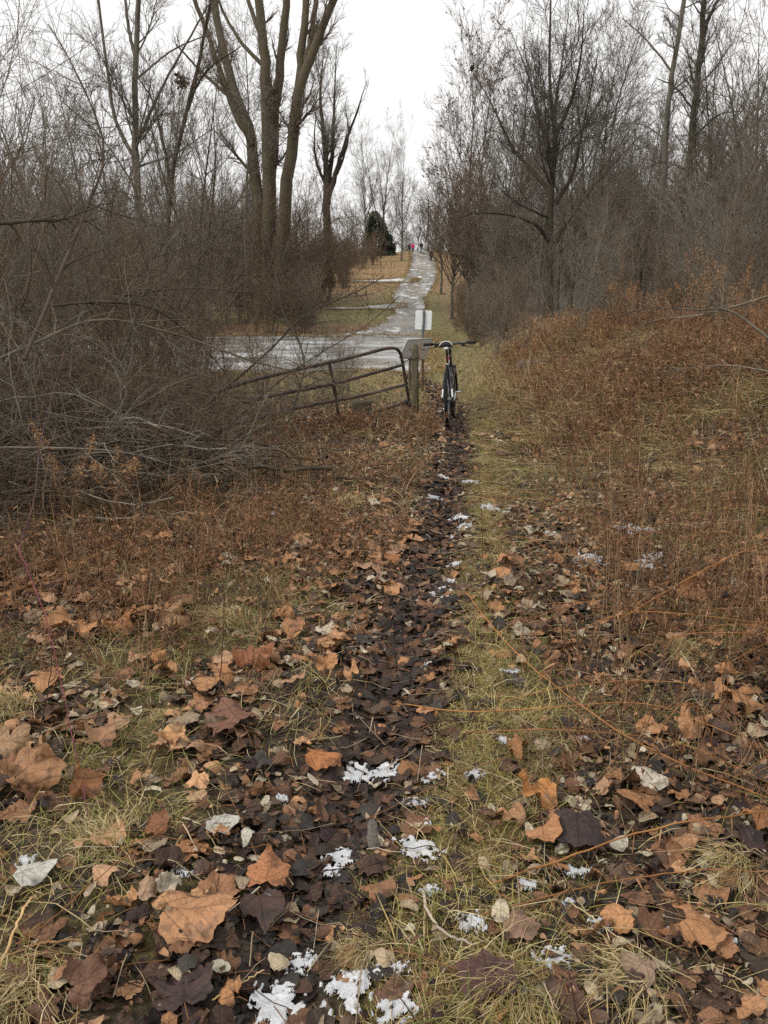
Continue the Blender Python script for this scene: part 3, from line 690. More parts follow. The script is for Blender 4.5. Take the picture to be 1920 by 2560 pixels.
for i,(px,py,wpx,col,tl,lb) in enumerate(hero):
    p = hit(px, min(py,2555)); a_, c_ = ray(px,py); dist = np.linalg.norm(p-np.array([0,0,CAM_H])); col = tuple(np.array(col)*np.array([.88,.90,.92])); wpx *= .94
    rg = np.random.default_rng(100+i); T = syc_template(rg, True, .45 if tl<.12 else 1.25)
    V,F4,F3,UV = T; s = wpx*dist/F_PX*1.08
    R = rotm('Z', rg.uniform(0,6.28)); 
    if tl: R = rotm('X', tl*.9) @ R if rg.random()<.6 else rotm('Y', tl*(1 if rg.random()<.5 else -1)*.8) @ R
    W = V @ R.T * s; W[:,2] -= W[:,2].min()*.8
    if i == 0: W[:,1] *= .78
    b = MB(); b.add(W, F4, F3, np.array(col)*(1+.06*rg.normal(0,1,(len(W),1))), UV)
    # leaf stalk
    q = (np.array([[0,-.17,0],[.02,-.32,.02],[.05,-.5,.0]]) @ R.T)*s; q[:,2] -= (V@R.T*s)[:,2].min()*.8
    q[2,2] = .01
    o = b.build('sycamore_leaf', M_leaf); o.location = p+np.array([0,0,.028])
    st = MB(); tubes(st, bez(q,8), np.full(8,.0013), 5, col=(.16,.08,.04)); s_ = st.build('leaf_stalk', M_twig, o)
    tag(o, lb, 'leaf', 'big fallen leaves')
pale = [(93,2218,68,(.46,.44,.38),'round pale grey leaf with a dark hole, lower left'),(555,2096,62,(.42,.40,.34),'mottled grey leaf in the left foreground'),
 (700,2440,42,(.42,.34,.22),'small oval beige leaf with a toothed edge by the bottom snow'),(622,2130,34,(.45,.42,.34),'tiny upright oval grey leaf beside the wet trail'),
 (1625,1980,66,(.50,.44,.34),'pale cream leaf standing right of the folded tan leaf'),(556,2450,34,(.40,.37,.28),'slim grey-beige oval leaf near the bottom'),
 (1860,1775,52,(.48,.42,.32),'curled cream leaf at the far right'),(1250,2315,46,(.50,.42,.30),'toothed pale leaf above the flat dull brown one'),
 (935,2130,70,(.12,.105,.085),'long grey-olive leaf lying across the trail edge'),(1545,2140,40,(.40,.36,.28),'greyish leaf under the long orange cane')]
for i,(px,py,wpx,col,lb) in enumerate(pale):
    p = hit(px,py); rg = np.random.default_rng(300+i); V,F4,F3,UV = oval_template(rg, .75 if i!=8 else .4, hi=True)
    s = wpx*np.linalg.norm(p-np.array([0,0,CAM_H]))/F_PX*1.15; R = rotm('X', .25)@rotm('Z', rg.uniform(0,6.28)); W = V@R.T*s; W[:,2]-=W[:,2].min()
    b = MB(); b.add(W,F4,F3,np.array(col),UV); o = b.build('oval_leaf', M_leaf); o.location = p+np.array([0,0,.03]); tag(o, lb, 'leaf', 'pale oval leaves')

# ------------------------------------------------------------------ snow scraps
M_snow = material('snow', rough=.4, spec=.4, nscale=22, nmix=.28, bump=.4, bscale=120, base=(.53,.535,.545))
for i,(px,py,wpx,lb) in enumerate(snow):
    p = hit(px, min(py,2550)); rg = np.random.default_rng(500+i); n = 40
    r = .5*wpx*np.linalg.norm(p-np.array([0,0,CAM_H]))/F_PX*1.18
    u = np.linspace(-1,1,n); U,V_ = np.meshgrid(u,u,indexing='ij'); th = rg.uniform(-.5,.5); asp = rg.uniform(.6,1.1) if py>1600 else rg.uniform(1.0,1.9)
    X = p[0]+r*(U*np.cos(th)-V_*np.sin(th)*asp); Y = p[1]+r*(U*np.sin(th)+V_*np.cos(th)*asp)
    q = 1-np.hypot(U,V_) + 2.3*(fbm(U*2.2+i*9.1, V_*2.2-i*4.3, 1.6, 4)-.5)
    m = q > .22; keep = m[:-1,:-1]&m[1:,:-1]&m[1:,1:]&m[:-1,1:]
    idx = np.arange(n*n).reshape(n,n); F = np.stack([idx[:-1,:-1],idx[1:,:-1],idx[1:,1:],idx[:-1,1:]],-1)[keep]
    if not len(F): continue
    used = np.unique(F); rm = np.full(n*n,-1); rm[used]=np.arange(len(used))
    Z = height(X,Y)+.010+.010*S((q-.24)/.30)+.004 + .03*r*(fbm(U,V_,7,2)-.5)*S((q-.24)/.2)
    W = np.stack([X,Y,Z],-1).reshape(-1,3)[used] - p
    b = MB(); b.add(W, rm[F]); o = b.build('snow_patch', M_snow); o.location = p; tag(o, lb, 'snow', 'scraps of snow on trail and grass')

# ------------------------------------------------------------------ branching plants
def grow(rng, P, R, Ln, n, t0, t1, ang, ln, Sg, wig, up, rr, rend, lt=.5, weight=True):
    """n children on parent curves P (N,S,3); returns P, R, lengths"""
    N, Sp, _ = P.shape
    wgt = Ln/Ln.sum() if weight else None
    i = rng.choice(N, n, p=wgt); t = rng.uniform(t0, t1, n)
    f = t*(Sp-1); k = np.minimum(f.astype(int), Sp-2); f = (f-k)[:,None]
    pos = P[i,k]*(1-f)+P[i,k+1]*f; tan_ = nrm(P[i,k+1]-P[i,k]); r0 = R[i,k]*(1-f[:,0])+R[i,k+1]*f[:,0]
    perp = nrm(np.cross(tan_, rng.normal(size=(n,3)))); a = rng.normal(ang[0], ang[1], n)[:,None]
    d = nrm(tan_*np.cos(a)+perp*np.sin(a))
    L = Ln[i]*rng.uniform(ln[0],ln[1],n)*(1-lt*t)
    out_ = np.zeros((n,Sg,3)); out_[:,0] = pos; step = (L/(Sg-1))[:,None]
    for s_ in range(1,Sg):
        d = nrm(d + rng.normal(0,wig,(n,3)) + np.array([0,0,up])); out_[:,s_] = out_[:,s_-1]+d*step
    ra = np.minimum(r0*rr, r0); tt = np.linspace(0,1,Sg)
    Rr = np.maximum(ra[:,None]*(1-tt)+rend*tt, rend)
    return out_, Rr, L
def shade(rng, base, n, v=.18): return np.array(base)*rng.uniform(1-v,1+v,(n,1))
def tree_mesh(rng, trunks, lv, mat_t, mat_c, ccol, cap_k=9, leaves=None, root=None, tname='trunk'):
    """trunks: list of (points, r0, r1); lv: list of grow settings"""
    Ps=[]; 
    Sg = 18
    mt_list=[]
    P = np.stack([bez(p,Sg) for p,_,_ in trunks]); tt = np.linspace(0,1,Sg)
    R = np.stack([r0+(r1-r0)*tt**.8 for _,r0,r1 in trunks])
    P[:,1:-1] += rng.normal(0,1,(len(trunks),Sg-2,3))*(R[:,1:-1,None]*.18)
    Ln = np.linalg.norm(np.diff(P,axis=1),axis=2).sum(1)
    objs=[]
    mb = MB()
    for q in range(len(trunks)): 
        Rq = R[q].copy()
        if q == 0 or trunks[q][1] > .6*trunks[0][1]: Rq[0] *= 1.35; Rq[1]*=1.08
        tubes(mb, P[q], Rq, cap_k)
    objs.append(mb.build(tname, mat_t, root))
    cb = MB(); cur = (P,R,Ln); last=None
    for j,(n,t0,t1,ang,ln,S_,wig,up,rr,rend,lt,k) in enumerate(lv):
        p_,r_,l_ = grow(rng, *cur, n, t0,t1,ang,ln,S_,wig,up,rr,rend,lt)
        tubes(cb, p_, r_, k, col=shade(rng, ccol[min(j,len(ccol)-1)], n), rng=rng); 
        if j == 0: allP = p_
        cur = (p_,r_,l_); last = p_
    objs.append(cb.build('crown', mat_c, root))
    if leaves:
        n, col, sz = leaves; i = rng.integers(len(last), size=n); s_ = rng.integers(last.shape[1], size=n)
        lb = MB(); inst(lb, ov[3], last[i,s_], rots(rng,n,1.2), rng.uniform(sz[0],sz[1],n), shade(rng,col,n,.3)); objs.append(lb.build('dead_leaves', M_leaf, root))
    return objs
# generic bare tree templates, about 12 m tall
def lv_std(d=1.0, up=.10, n1=34, spread=.75):
    return [(n1,.2,.99,(spread,.16),(.28,.46),11,.11,up,.55,.010,.38,4),
            (int(230*d),.15,1,(.62,.2),(.30,.6),8,.13,up*.7,.5,.006,.35,3),
            (int(1300*d),.1,1,(.6,.25),(.3,.65),6,.16,up*.5,.6,.0045,.3,3),
            (int(4200*d),.1,1,(.6,.3),(.3,.7),4,.2,up*.3,.7,.0038,.2,3)]
GREY = [(.12,.108,.088),(.15,.135,.108),(.18,.16,.13),(.20,.175,.14)]
BRN = [(.11,.088,.066),(.14,.11,.08),(.17,.135,.10),(.19,.145,.11)]
TT = []
def template(rng, kind):
    root = empty('bare_tree', (0,0,-60))
    H = 12
    j = lambda s: rng.normal(0,s)
    if kind == 'tall':
        tr = [([(0,0,-.3),(j(.1),j(.1),3),(j(.3),j(.3),7),(j(.5),j(.5),H)],.13,.012)]; lv = lv_std(.85,.12,38,.7)
    elif kind == 'forked':
        tr = [([(0,0,-.3),(j(.1),j(.1),2.4),(-.6+j(.2),j(.3),6),(-1.2+j(.4),j(.6),H)],.14,.012),([(0,0,2.0),(.5,j(.3),4.2),(1.4,j(.4),7.5),(1.9,j(.5),H*.93)],.10,.012),([(0,0,2.3),(j(.3),.5,4.5),(j(.3),1.2,7.5),(j(.3),1.6,H*.86)],.08,.012)]; lv = lv_std(.9,.11,46,.65)
    elif kind == 'spread':
        tr = [([(0,0,-.3),(j(.1),j(.1),2.5),(j(.3),j(.3),6),(j(.5),j(.5),H*.95)],.15,.012)]; lv = lv_std(.9,.07,46,.95)
    elif kind == 'pole':
        tr = [([(0,0,-.3),(j(.1),j(.1),4),(j(.3),j(.3),8),(j(.5),j(.5),H)],.11,.014)]; lv = [(24,.4,.98,(.85,.2),(.16,.34),8,.12,.06,.5,.008,.4,3),(160,.1,1,(.7,.25),(.3,.6),6,.15,.03,.5,.006,.3,3),(900,.1,1,(.6,.3),(.3,.7),5,.2,.02,.6,.0045,.2,3),(2000,.1,1,(.6,.3),(.3,.7),4,.2,.02,.6,.0038,.2,3)]
    elif kind == 'rusty':
        tr = [([(0,0,-.3),(j(.1),j(.1),2.5),(j(.3),j(.3),6),(j(.5),j(.5),H)],.12,.012)]; lv = lv_std(1.0,.12,40,.6)
    o = tree_mesh(rng, tr, lv, M_bark_grey if kind != 'forked' else M_bark_dark, M_twig, GREY if kind in ('tall','pole','forked') else BRN, 8, leaves=(1300,(.17,.085,.055),(.05,.10)) if kind=='rusty' else None, root=root)
    return reg(root, *o)
TK = {}
for s_,k in enumerate(['tall','forked','spread','pole','rusty','tall2','spread2']):
    TK[k] = template(np.random.default_rng(40+s_), k.rstrip('2'))
def place_tree(x, D, ytop, kind, label, group, name=None, lean=0, wide=1.0):
    """x, ytop in 1659-wide photo pixels; D metres away"""
    k = 1920/1659; t = at(x*k, ytop*k, D); b = G(t[0], D, -.1)
    h = max(t[2]-b[2], 2.5); s = h/12
    return dup(TK[kind], b, RNG.uniform(0,6.28), (s*wide if s<1.2 else s*.85*wide,)*2+(s,), label, 'tree', group, tilt=(0,lean))
gR = 'bare trees of the wood on the right'; gL = 'bare trees beyond the brush on the left'; gF = 'bare trees along the far hill'
right = [(958,75,330,'tall','slender grey tree at the left tip of the right-hand wood'),(985,58,235,'rusty','tree with a haze of rusty seed clusters next to the road wood edge'),
 (1020,46,100,'rusty','tallest tree with clinging rusty leaves, right of the road'),(1050,38,190,'rusty','smaller rusty-leaved tree beside the tallest rusty one'),
 (1080,50,200,'forked','forked dark tree between the rusty trees and the limbed tree'),(1118,42,150,'spread','wide bare tree just left of the big limbed tree'),
 (1150,56,110,'tall','tall thin tree showing behind the left limbs of the big tree'),(1232,46,50,'tall','tall tree directly right of the big limbed trunk'),
 (1262,40,95,'forked','forked tree two trunks right of the big limbed tree'),(1305,44,105,'spread2','spreading grey tree left of the gap in the wood'),
 (1345,52,235,'tall2','low thin tree in the dip of the right-hand skyline'),(1385,38,270,'spread','short spreading tree under the dip of the skyline'),
 (1420,48,250,'tall','short bare tree just left of the two tall poles'),(1400,30,350,'forked','low forked tree in front of the skyline dip'),
 (1550,40,50,'spread2','dense grey tree right of the two tall poles'),(1585,31,80,'forked','dark forked tree near the right edge'),
 (1612,36,-20,'spread','very tall spreading tree near the right edge'),(1645,28,20,'spread2','dense tree cut by the right edge of the picture'),
 (1100,30,340,'tall2','low tree in front of the wood left of the limbed trunk'),(1320,28,340,'spread','low bushy tree right of the limbed trunk'),
 (1500,25,330,'spread2','low bushy tree at the feet of the two tall poles'),(1625,22,240,'tall2','slim near tree at the right edge'),
 (1560,26,260,'pole','thin pole tree between the tall poles and the edge'),(1360,34,300,'pole','thin pole tree in the skyline dip'),
 (1180,38,300,'pole','thin pole tree hidden behind the big limbed trunk'),(1275,30,300,'tall','thin grey tree right of the limbed trunk, low crown')]
for x,D,yt,k,lb in right: place_tree(x,D,yt,k,lb,gR)
for i in range(38):      # the depth of the wood
    D = RNG.uniform(34,120); X0 = xbank(D)+1.5; X = RNG.uniform(X0, .56*D+4)
    b = G(X,D,-.1); s = RNG.uniform(.75,1.2)*(1 if X/D>.12 else .8)
    dup(TK[['tall','forked','spread','tall2','spread2','pole'][RNG.integers(6)]], b, RNG.uniform(0,6.28), s, 'bare grey tree standing deep in the dense wood on the right', 'tree', 'trees deep in the right-hand wood')
left = [(15,26,120,'spread','grey tree filling the upper left corner'),(70,34,200,'tall','tall thin tree near the left edge'),(110,30,330,'forked','low forked tree behind the left brush'),
 (160,38,170,'pole','pole-like tree second from the left edge'),(215,42,260,'tall2','thin tree left of the slim limbed tree'),(255,30,300,'spread2','spreading tree just left of the slim limbed tree'),
 (345,44,180,'tall','tall tree right of the slim limbed tree'),(395,38,110,'forked','forked tree with a squirrel nest between the slim tree and cottonwoods'),
 (430,52,230,'spread','bushy-crowned tree left of the cottonwoods'),(480,60,330,'tall2','low tree tucked left of the cottonwood trunks'),
 (515,56,60,'pole','thin pole trunk close beside the left cottonwood'),(660,105,380,'tall','distant low tree right of the cottonwoods'),
 (745,112,400,'spread','distant low tree right of the vase-shaped tree'),(640,90,430,'spread2','faint low tree between cottonwood and vase-shaped tree'),
 (130,50,380,'spread2','low crown behind the brush at left'),(300,60,380,'spread','low crown behind the slim limbed tree'),(560,75,300,'tall','thin tree seen between the cottonwood trunks')]
for x,D,yt,k,lb in left: place_tree(x,D,yt,k,lb,gL)
for i in range(34):
    D = RNG.uniform(60,130); X = -RNG.uniform(.10*D+2, .58*D+4)
    dup(TK[['tall','forked','spread','tall2','spread2'][RNG.integers(5)]], G(X,D,-.1), RNG.uniform(0,6.28), RNG.uniform(.5,.85), 'bare thin tree standing back in the thicket on the left', 'tree', 'trees deep in the left thicket')
far = [(790,120,290,'tall','left of the three tall bare trees by the evergreen'),(822,128,285,'forked','middle of the three tall bare trees by the evergreen'),(868,124,310,'tall2','right leaning one of the three tall bare trees by the evergreen'),
 (848,165,430,'spread','small distant tree behind the walkers, left'),(880,175,440,'spread2','small distant tree above the person in pink'),(905,170,420,'tall','small distant tree behind the man in jeans'),(925,180,430,'forked','small distant tree behind the lamp pole'),
 (945,150,400,'rusty','rusty distant tree right of the lamp pole'),(770,140,420,'spread','small tree left of the evergreen top')]
for x,D,yt,k,lb in far: place_tree(x,D,yt,k,lb,gF, lean=.12 if x==868 else 0)
for r in list(TK.values()):
    for c in CH[r.name]: bpy.data.objects.remove(c)
    bpy.data.objects.remove(r)
# remember a nest for the forked tree on the left
def hero_tree(name, label, D, stems, lv, mt, ccol, seed, cap=12, group=None, leaves=None, dirs=None):
    """stems: list of ([(x,y)...] in 1659 px, width0, width1 px); root at the first point's ground"""
    k = 1920/1659; rng = np.random.default_rng(seed)
    x0 = stems[0][0][0][0]; b = G(at(x0*k, 1000, D)[0], D, -.15); tr = []
    root = empty(name, b)
    for q,(pts,w0,w1) in enumerate(stems):
        P = []
        for m_,(x,y) in enumerate(pts):
            dY = D + (0 if dirs is None else dirs[q]*m_)
            P.append(at(x*k, y*k, dY)-b)
        if q == 0 or len(pts) and pts[0][1] > 560: P[0][2] = -.2+ (height(b[0]+P[0][0], D)-b[2]-.15)*0
        tr.append((P, .5*w0*k*D/F_PX, .5*w1*k*D/F_PX))
    o = tree_mesh(rng, tr, lv, mt, M_twig, ccol, cap, leaves=leaves, root=root)
    return tag(root, label, 'tree', group)
lvH = lambda n1,n2,n3,n4,sp=.7,r=.012,l1=(.16,.3): [(n1,.3,.98,(sp,.2),l1,10,.10,.10,.35,r,.4,5),(n2,.15,1,(.6,.22),(.35,.65),8,.14,.05,.5,r*.6,.3,3),(n3,.1,1,(.6,.25),(.35,.65),6,.17,.03,.6,r*.45,.3,3),(n4,.1,1,(.6,.3),(.4,.7),4,.2,.02,.7,r*.38,.2,3)]
hero_tree('cottonwood_tree','left clump of the huge cottonwoods, several upright trunks running off the top',60,
 [([(566,660),(556,470),(546,310),(512,210),(480,90),(455,-60)],30,13),([(586,660),(580,420),(577,230),(568,70),(548,-70)],34,14),
  ([(582,470),(590,280),(610,90),(622,-70)],24,13),([(545,310),(505,235),(462,110),(405,-40)],17,7),([(577,200),(570,100),(545,30),(520,-50)],12,7),([(520,230),(440,160),(380,95)],8,3),
  ([(577,150),(520,90),(480,20),(450,-60)],9,4)],
 lvH(40,260,1300,3200,.75,.012,(.10,.22)), M_bark, BRN, 5, 14, dirs=[.25,-.2,.4,-.5,.6,-.3,.7])
hero_tree('cottonwood_tree','huge cottonwood trunk leaning right, forking near the top of the picture',59,
 [([(604,660),(612,480),(632,300),(655,170),(690,80),(738,-50)],31,13),([(634,290),(648,150),(660,30),(668,-60)],19,12),([(652,190),(672,80),(690,-60)],14,9)],
 lvH(26,170,800,2000,.7,.012,(.10,.2)), M_bark, BRN, 6, 14, dirs=[-.2,.3,.5])
hero_tree('limbed_tree','slim grey tree with long rising limbs, left of the cottonwoods',19,
 [([(303,600),(298,430),(293,270),(294,120),(303,-40)],17,9),([(292,345),(250,260),(232,150),(208,-30)],9,5),([(296,310),(350,190),(450,10)],8,3),([(294,130),(278,60),(268,-30)],8,5),([(296,170),(370,110),(460,70)],5,2),([(300,360),(380,330),(470,270)],5,1.5)],
 lvH(34,220,900,2000,.8,.006,(.12,.3)), M_bark_grey, GREY, 7, 12, dirs=[0,.2,-.3,.2,.3,-.3])
hero_tree('leaning_tree','thin dark tree leaning right with crossed stems, left of the cottonwoods',23,
 [([(335,600),(366,430),(392,290),(430,130),(462,-30)],11,5),([(372,420),(350,300),(330,220),(300,170)],8,3),([(405,240),(440,160),(520,100)],5,2)],
 lvH(30,200,800,1800,.7,.006,(.12,.28)), M_bark_dark, BRN, 8, 9, dirs=[0,.3,-.3])
hero_tree('vase_tree','vase-shaped bare tree standing alone between the cottonwoods and the road',82,
 [([(708,640),(706,440),(703,330),(692,210),(699,115)],22,1.2),([(706,440),(716,340),(722,230),(726,110)],14,1.2),([(708,430),(738,330),(765,260),(792,175)],13,1),([(706,400),(730,370),(752,300),(745,220)],9,1),([(703,400),(680,330),(684,225)],8,1)],
 lvH(64,420,1700,3600,.5,.016,(.14,.3)), M_bark_dark, GREY, 9, 10, dirs=[0,.5,-.5,.8,-.8])
hero_tree('limbed_tree','big dark limbed tree standing at the front of the right-hand wood',26,
 [([(1189,660),(1187,520),(1192,400),(1198,290),(1187,170),(1190,-30)],21,3),([(1186,522),(1160,487),(1110,466),(1040,460),(985,472)],11,1),([(1191,420),(1152,372),(1108,320),(1062,225),(1018,150)],11,1),
  ([(1190,545),(1232,470),(1290,395),(1375,300)],10,1),([(1200,440),(1238,370),(1262,260),(1295,100)],11,1),([(1195,340),(1165,260),(1140,160),(1100,60)],9,1),([(1198,300),(1232,220),(1255,120),(1262,10)],9,1.2),([(1186,470),(1120,440),(1060,390)],6,1),([(1196,260),(1210,160),(1230,20)],8,1.2)],
 lvH(60,420,1700,4200,.75,.008,(.2,.42)), M_bark_dark, [(.06,.05,.04),(.075,.063,.05),(.09,.077,.062),(.11,.095,.076)], 10, 12, dirs=[0,-.4,.3,.4,-.3,.6,-.6,-.9,.7])
hero_tree('pole_tree','left one of the two very tall slightly leaning trees on the right',32,
 [([(1418,660),(1430,450),(1440,270),(1455,140),(1482,-30)],15,8),([(1455,160),(1400,90),(1345,40)],5,2),([(1448,200),(1505,150),(1540,100)],4,1.5),([(1436,300),(1390,270),(1340,265)],4,1.5)],
 lvH(36,200,800,1500,.95,.008,(.10,.2)), M_bark_grey, GREY, 12, 10, dirs=[0,.4,-.4,.5])
hero_tree('pole_tree','right one of the two very tall slightly leaning trees on the right',30,
 [([(1470,660),(1480,470),(1492,320),(1503,200),(1515,90),(1522,-30)],18,9),([(1515,90),(1535,30),(1570,-30)],9,5),([(1500,240),(1460,190),(1420,170)],5,2),([(1494,300),(1550,250),(1600,240)],5,1.5),([(1488,370),(1440,350),(1400,360)],5,2)],
 lvH(38,200,800,1500,.95,.008,(.10,.2)), M_bark_dark, GREY, 13, 10, dirs=[0,.3,.4,-.4,.5])
# clump of old leaves caught at a limb tip, and a nest
def clump(name, px, py, D, r, col, label, cat):
    k=1920/1659; c = at(px*k,py*k,D); rng=np.random.default_rng(int(px)); mb=MB(); n=70
    pos = c+rng.normal(0,r*.45,(n,3)); inst(mb, ov[2], pos-c, rots(rng,n,1.4), rng.uniform(r*.5,r*.9,n), shade(rng,col,n,.3))
    o = mb.build(name, M_leaf); o.location = c; tag(o, label, cat)
clump('leaf_clump', 1019, 148, 27, .10, (.07,.045,.035), 'dark clump of dead leaves at the upper left limb tip of the big tree', 'dead leaves')
clump('squirrel_nest', 390, 176, 30, .22, (.10,.075,.05), 'round leafy nest high in the branches left of the cottonwoods', 'nest')

# evergreen by the road
def spruce():
    b = G(at(812*1920/1659, 700, 138)[0], 138, -.1); root = empty('evergreen_tree', b); rng = np.random.default_rng(77)
    top = at(800*1.1573, 456*1.1573, 138)[2]-b[2]
    mb = MB(); tubes(mb, bez([(0,0,0),(0,0,top*.5),(-.2,0,top)],10), np.linspace(.16,.02,10), 8); t_ = mb.build('trunk', M_bark_dark, root)
    mb = MB(); n = 17000; u = rng.random(n)**.7; z = top*(1-u)*.98+.2
    a = rng.uniform(0,6.28,n)
    rad = (.15+2.9*(u**.8))*(.55+.45*rng.random(n)**.4)*(1+.07*np.sin(z*4.2+a))
    rad *= .55+.9*fbm(a*1.3, z*.55, 1.1, 3)+.12*np.sin(2*a)
    P0 = np.stack([np.cos(a)*rad-.2+.75*u, np.sin(a)*rad, z-.22*rad],-1); d = np.stack([np.cos(a),np.sin(a),-.25+rng.normal(0,.25,n)],-1)
    t = np.linspace(0,1,3)[None,:,None]; P = P0[:,None]+d[:,None]*t*rng.uniform(.2,.5,n)[:,None,None]
    side = nrm(np.cross(d, rng.normal(size=(n,3)))); strips(mb, P, np.array([.05,.045,.01])[None]*rng.uniform(.8,1.6,(n,1)), side, shade(rng,(.052,.068,.045),n,.5))
    c_ = mb.build('crown', M_grass, root); tag(root, 'dark green conical evergreen on the left of the road', 'tree')
spruce()

# ------------------------------------------------------------------ shrubs and brush
def shrub_mesh(rng, H, n, spread, arch, r0, lv, col, name='stems'):
    """multi-stemmed bush: n canes rising from the base"""
    Sg=12; a = rng.uniform(0,6.28,n); sp = rng.uniform(.1,1,n)*spread; L = H*rng.uniform(.55,1.1,n)
    t = np.linspace(0,1,Sg); out_ = (L*np.sin(sp))[:,None]*t**1.1; up = L[:,None]*(np.cos(sp)[:,None]*t - arch*rng.uniform(.2,1.2,(n,1))*t**2.4)
    bx = np.cos(a)*rng.uniform(0,.25*H/3,n); by = np.sin(a)*rng.uniform(0,.25*H/3,n)
    P = np.stack([bx[:,None]+np.cos(a)[:,None]*out_, by[:,None]+np.sin(a)[:,None]*out_, np.maximum(up-.05,-.05+.1*t)],-1)
    P[:,1:] += np.cumsum(rng.normal(0,.012*H,(n,Sg-1,3)),1)
    P[:,:,2] = np.maximum(P[:,:,2], .02*H*0 -.05)
    R = r0*rng.uniform(.6,1.3,(n,1))*np.linspace(1,.3,Sg)[None]
    mb = MB(); tubes(mb, P, R, 4, col=shade(rng,col,n,.3), rng=rng); stems = mb
    cur = (P,R,L); mb2 = MB()
    for (m,t0,ang,ln,S_,wig,up_,rend) in lv:
        p_,r_,l_ = grow(rng,*cur,m,t0,1,ang,ln,S_,wig,up_,.6,rend,.3); tubes(mb2, p_, r_, 3, col=shade(rng,col,m,.3), rng=rng); cur=(p_,r_,l_)
    return stems, mb2
def shrub_tmpl(seed, nm='shrub', **kw):
    rng = np.random.default_rng(seed); a,b = shrub_mesh(rng, **kw); r = empty(nm,(0,0,-70))
    return reg(r, a.build('stems', M_twig, r), b.build('twigs', M_twig, r))
C_br = (.172,.125,.085); C_red=(.165,.12,.088); C_gy=(.20,.18,.145); C_dk=(.07,.058,.042)
# near brush, 2-3 m, arching
NB = [shrub_tmpl(60+i,'bramble_bush', H=2.6, n=20, spread=1.15, arch=.5, r0=.0095, lv=[(130,.15,(.8,.25),(.25,.5),7,.12,-.02,.0026),(620,.1,(.8,.3),(.3,.6),5,.16,.0,.0014),(900,.1,(.8,.3),(.3,.7),4,.2,.0,.0011)], col=c) for i,c in enumerate([C_br,C_gy,(.12,.088,.066),C_br])]
# tall upright shrubs 5 m
TB = [shrub_tmpl(70+i,'tall_shrub', H=5.0, n=15, spread=.45, arch=.10, r0=.016, lv=[(120,.2,(.6,.2),(.25,.45),8,.10,.05,.004),(700,.1,(.65,.25),(.3,.6),6,.14,.03,.0022),(1600,.1,(.7,.3),(.35,.7),4,.18,.0,.0018)], col=c) for i,c in enumerate([C_br,C_gy,C_red])]
# mid-distance thicket shrubs (thicker twigs to hold up at distance)
DB = [shrub_tmpl(80+i,'thicket_shrub', H=4.5, n=15, spread=.40, arch=.04, r0=.024, lv=[(130,.15,(.65,.25),(.2,.45),7,.14,.06,.008),(650,.1,(.7,.3),(.3,.6),5,.18,.03,.005),(1300,.1,(.7,.3),(.3,.6),3,.2,.02,.004)], col=c) for i,c in enumerate([C_br,C_gy,C_red,(.19,.145,.105)])]
def put(T, X, Y, s, label, cat, group, sz=None): 
    return dup(T, G(X,Y,-.03), RNG.uniform(0,6.28), (s,s,s*(sz or 1)), label, cat, group)
gB = 'tangled bushes left of the trail'
near = [(-1.75,8.6,.55,1,'bush growing through the left end of the gate'),(-2.3,8.9,.75,2,'dark bush hiding the far left end of the gate'),(-2.9,7.8,1.0,3,'high-arching bush over the right half of the brush pile'),(-1.95,7.6,.62,0,'low arching bush at the right tip of the brush, near the gate'),(-2.6,6.6,.8,1,'arching grey bush above the front of the brush pile'),(-3.3,7.4,1.0,2,'dense dark bush in the middle of the left brush'),
 (-2.9,8.8,.95,3,'bush behind the brush pile, before the icy lot'),(-3.9,8.6,1.1,0,'tall arching bush behind the left end of the pile'),(-4.3,6.9,1.05,1,'grey bush at the left edge, mid height'),
 (-2.3,10.2,.7,2,'bush just behind the left part of the gate'),(-3.4,10.6,.95,3,'bush between the gate line and the icy lot'),(-4.8,10.0,1.2,0,'wide bush at the left behind the pile'),(-5.7,9.0,1.2,2,'bush cut by the left edge, upper brush'),
 (-1.2,13.5,.5,1,'small twiggy bush behind the gate rails'),(-4.6,12.5,1.15,3,'bush at the back of the left brush'),(-6.2,12.0,1.3,1,'tall-arched bush at the back left'),(-3.0,5.6,.55,2,'low bush hanging over the front of the pile at left'),
 (-2.5,12.5,.8,0,'bush in front of the icy lot, left of the gate'),(-7.2,14.0,1.3,3,'bush far back at the left edge'),(-5.4,15.0,1.1,0,'bush at the lot edge far left'),(-3.9,15.5,.9,2,'thin bush at the lot edge, left'),
 (-3.3,6.3,.75,3,'bush leaning over the dark sticks of the pile')]
for X,Y,s,k,lb in near: put(NB[k], X, Y, s, lb, 'bush', gB)
tall = [(-3.3,9.6,.66,0,'tall brown shrub rising over the middle of the left brush'),(-2.7,11.2,.56,2,'upright reddish shrub over the left end of the gate line'),(-4.1,10.4,.78,1,'tall arching grey shrub left of the middle of the brush'),(-4.4,8.3,.85,0,'tall thin shrub against the sky at the left edge'),(-5.6,11.0,1.05,1,'tall grey shrub reaching the sky near the left edge'),(-3.7,12.0,.72,2,'tall reddish shrub left of the slim limbed tree'),
 (-7.5,15.0,1.25,0,'tallest thin shrub behind the left brush'),(-5.0,15.5,.85,1,'tall shrub below the slim limbed tree'),(-3.3,14.2,.55,2,'reddish upright shrub right of the slim limbed tree'),
 (-2.2,15.0,.42,0,'upright shrub in front of the cottonwood feet'),(-9.0,17.0,1.3,2,'tall reddish shrub far left'),(-6.6,18.0,1.0,1,'grey shrub before the thicket, left'),(-5.5,7.2,1.0,0,'near tall shrub rising out of the left edge')]
for X,Y,s,k,lb in tall: put(TB[k], X, Y, s, lb, 'shrub', 'tall thin shrubs on the left')
put(TB[1], .02*13-1.1, 13.2, .27, 'small bunch of thin upright stems behind the gate top rail', 'shrub', None)
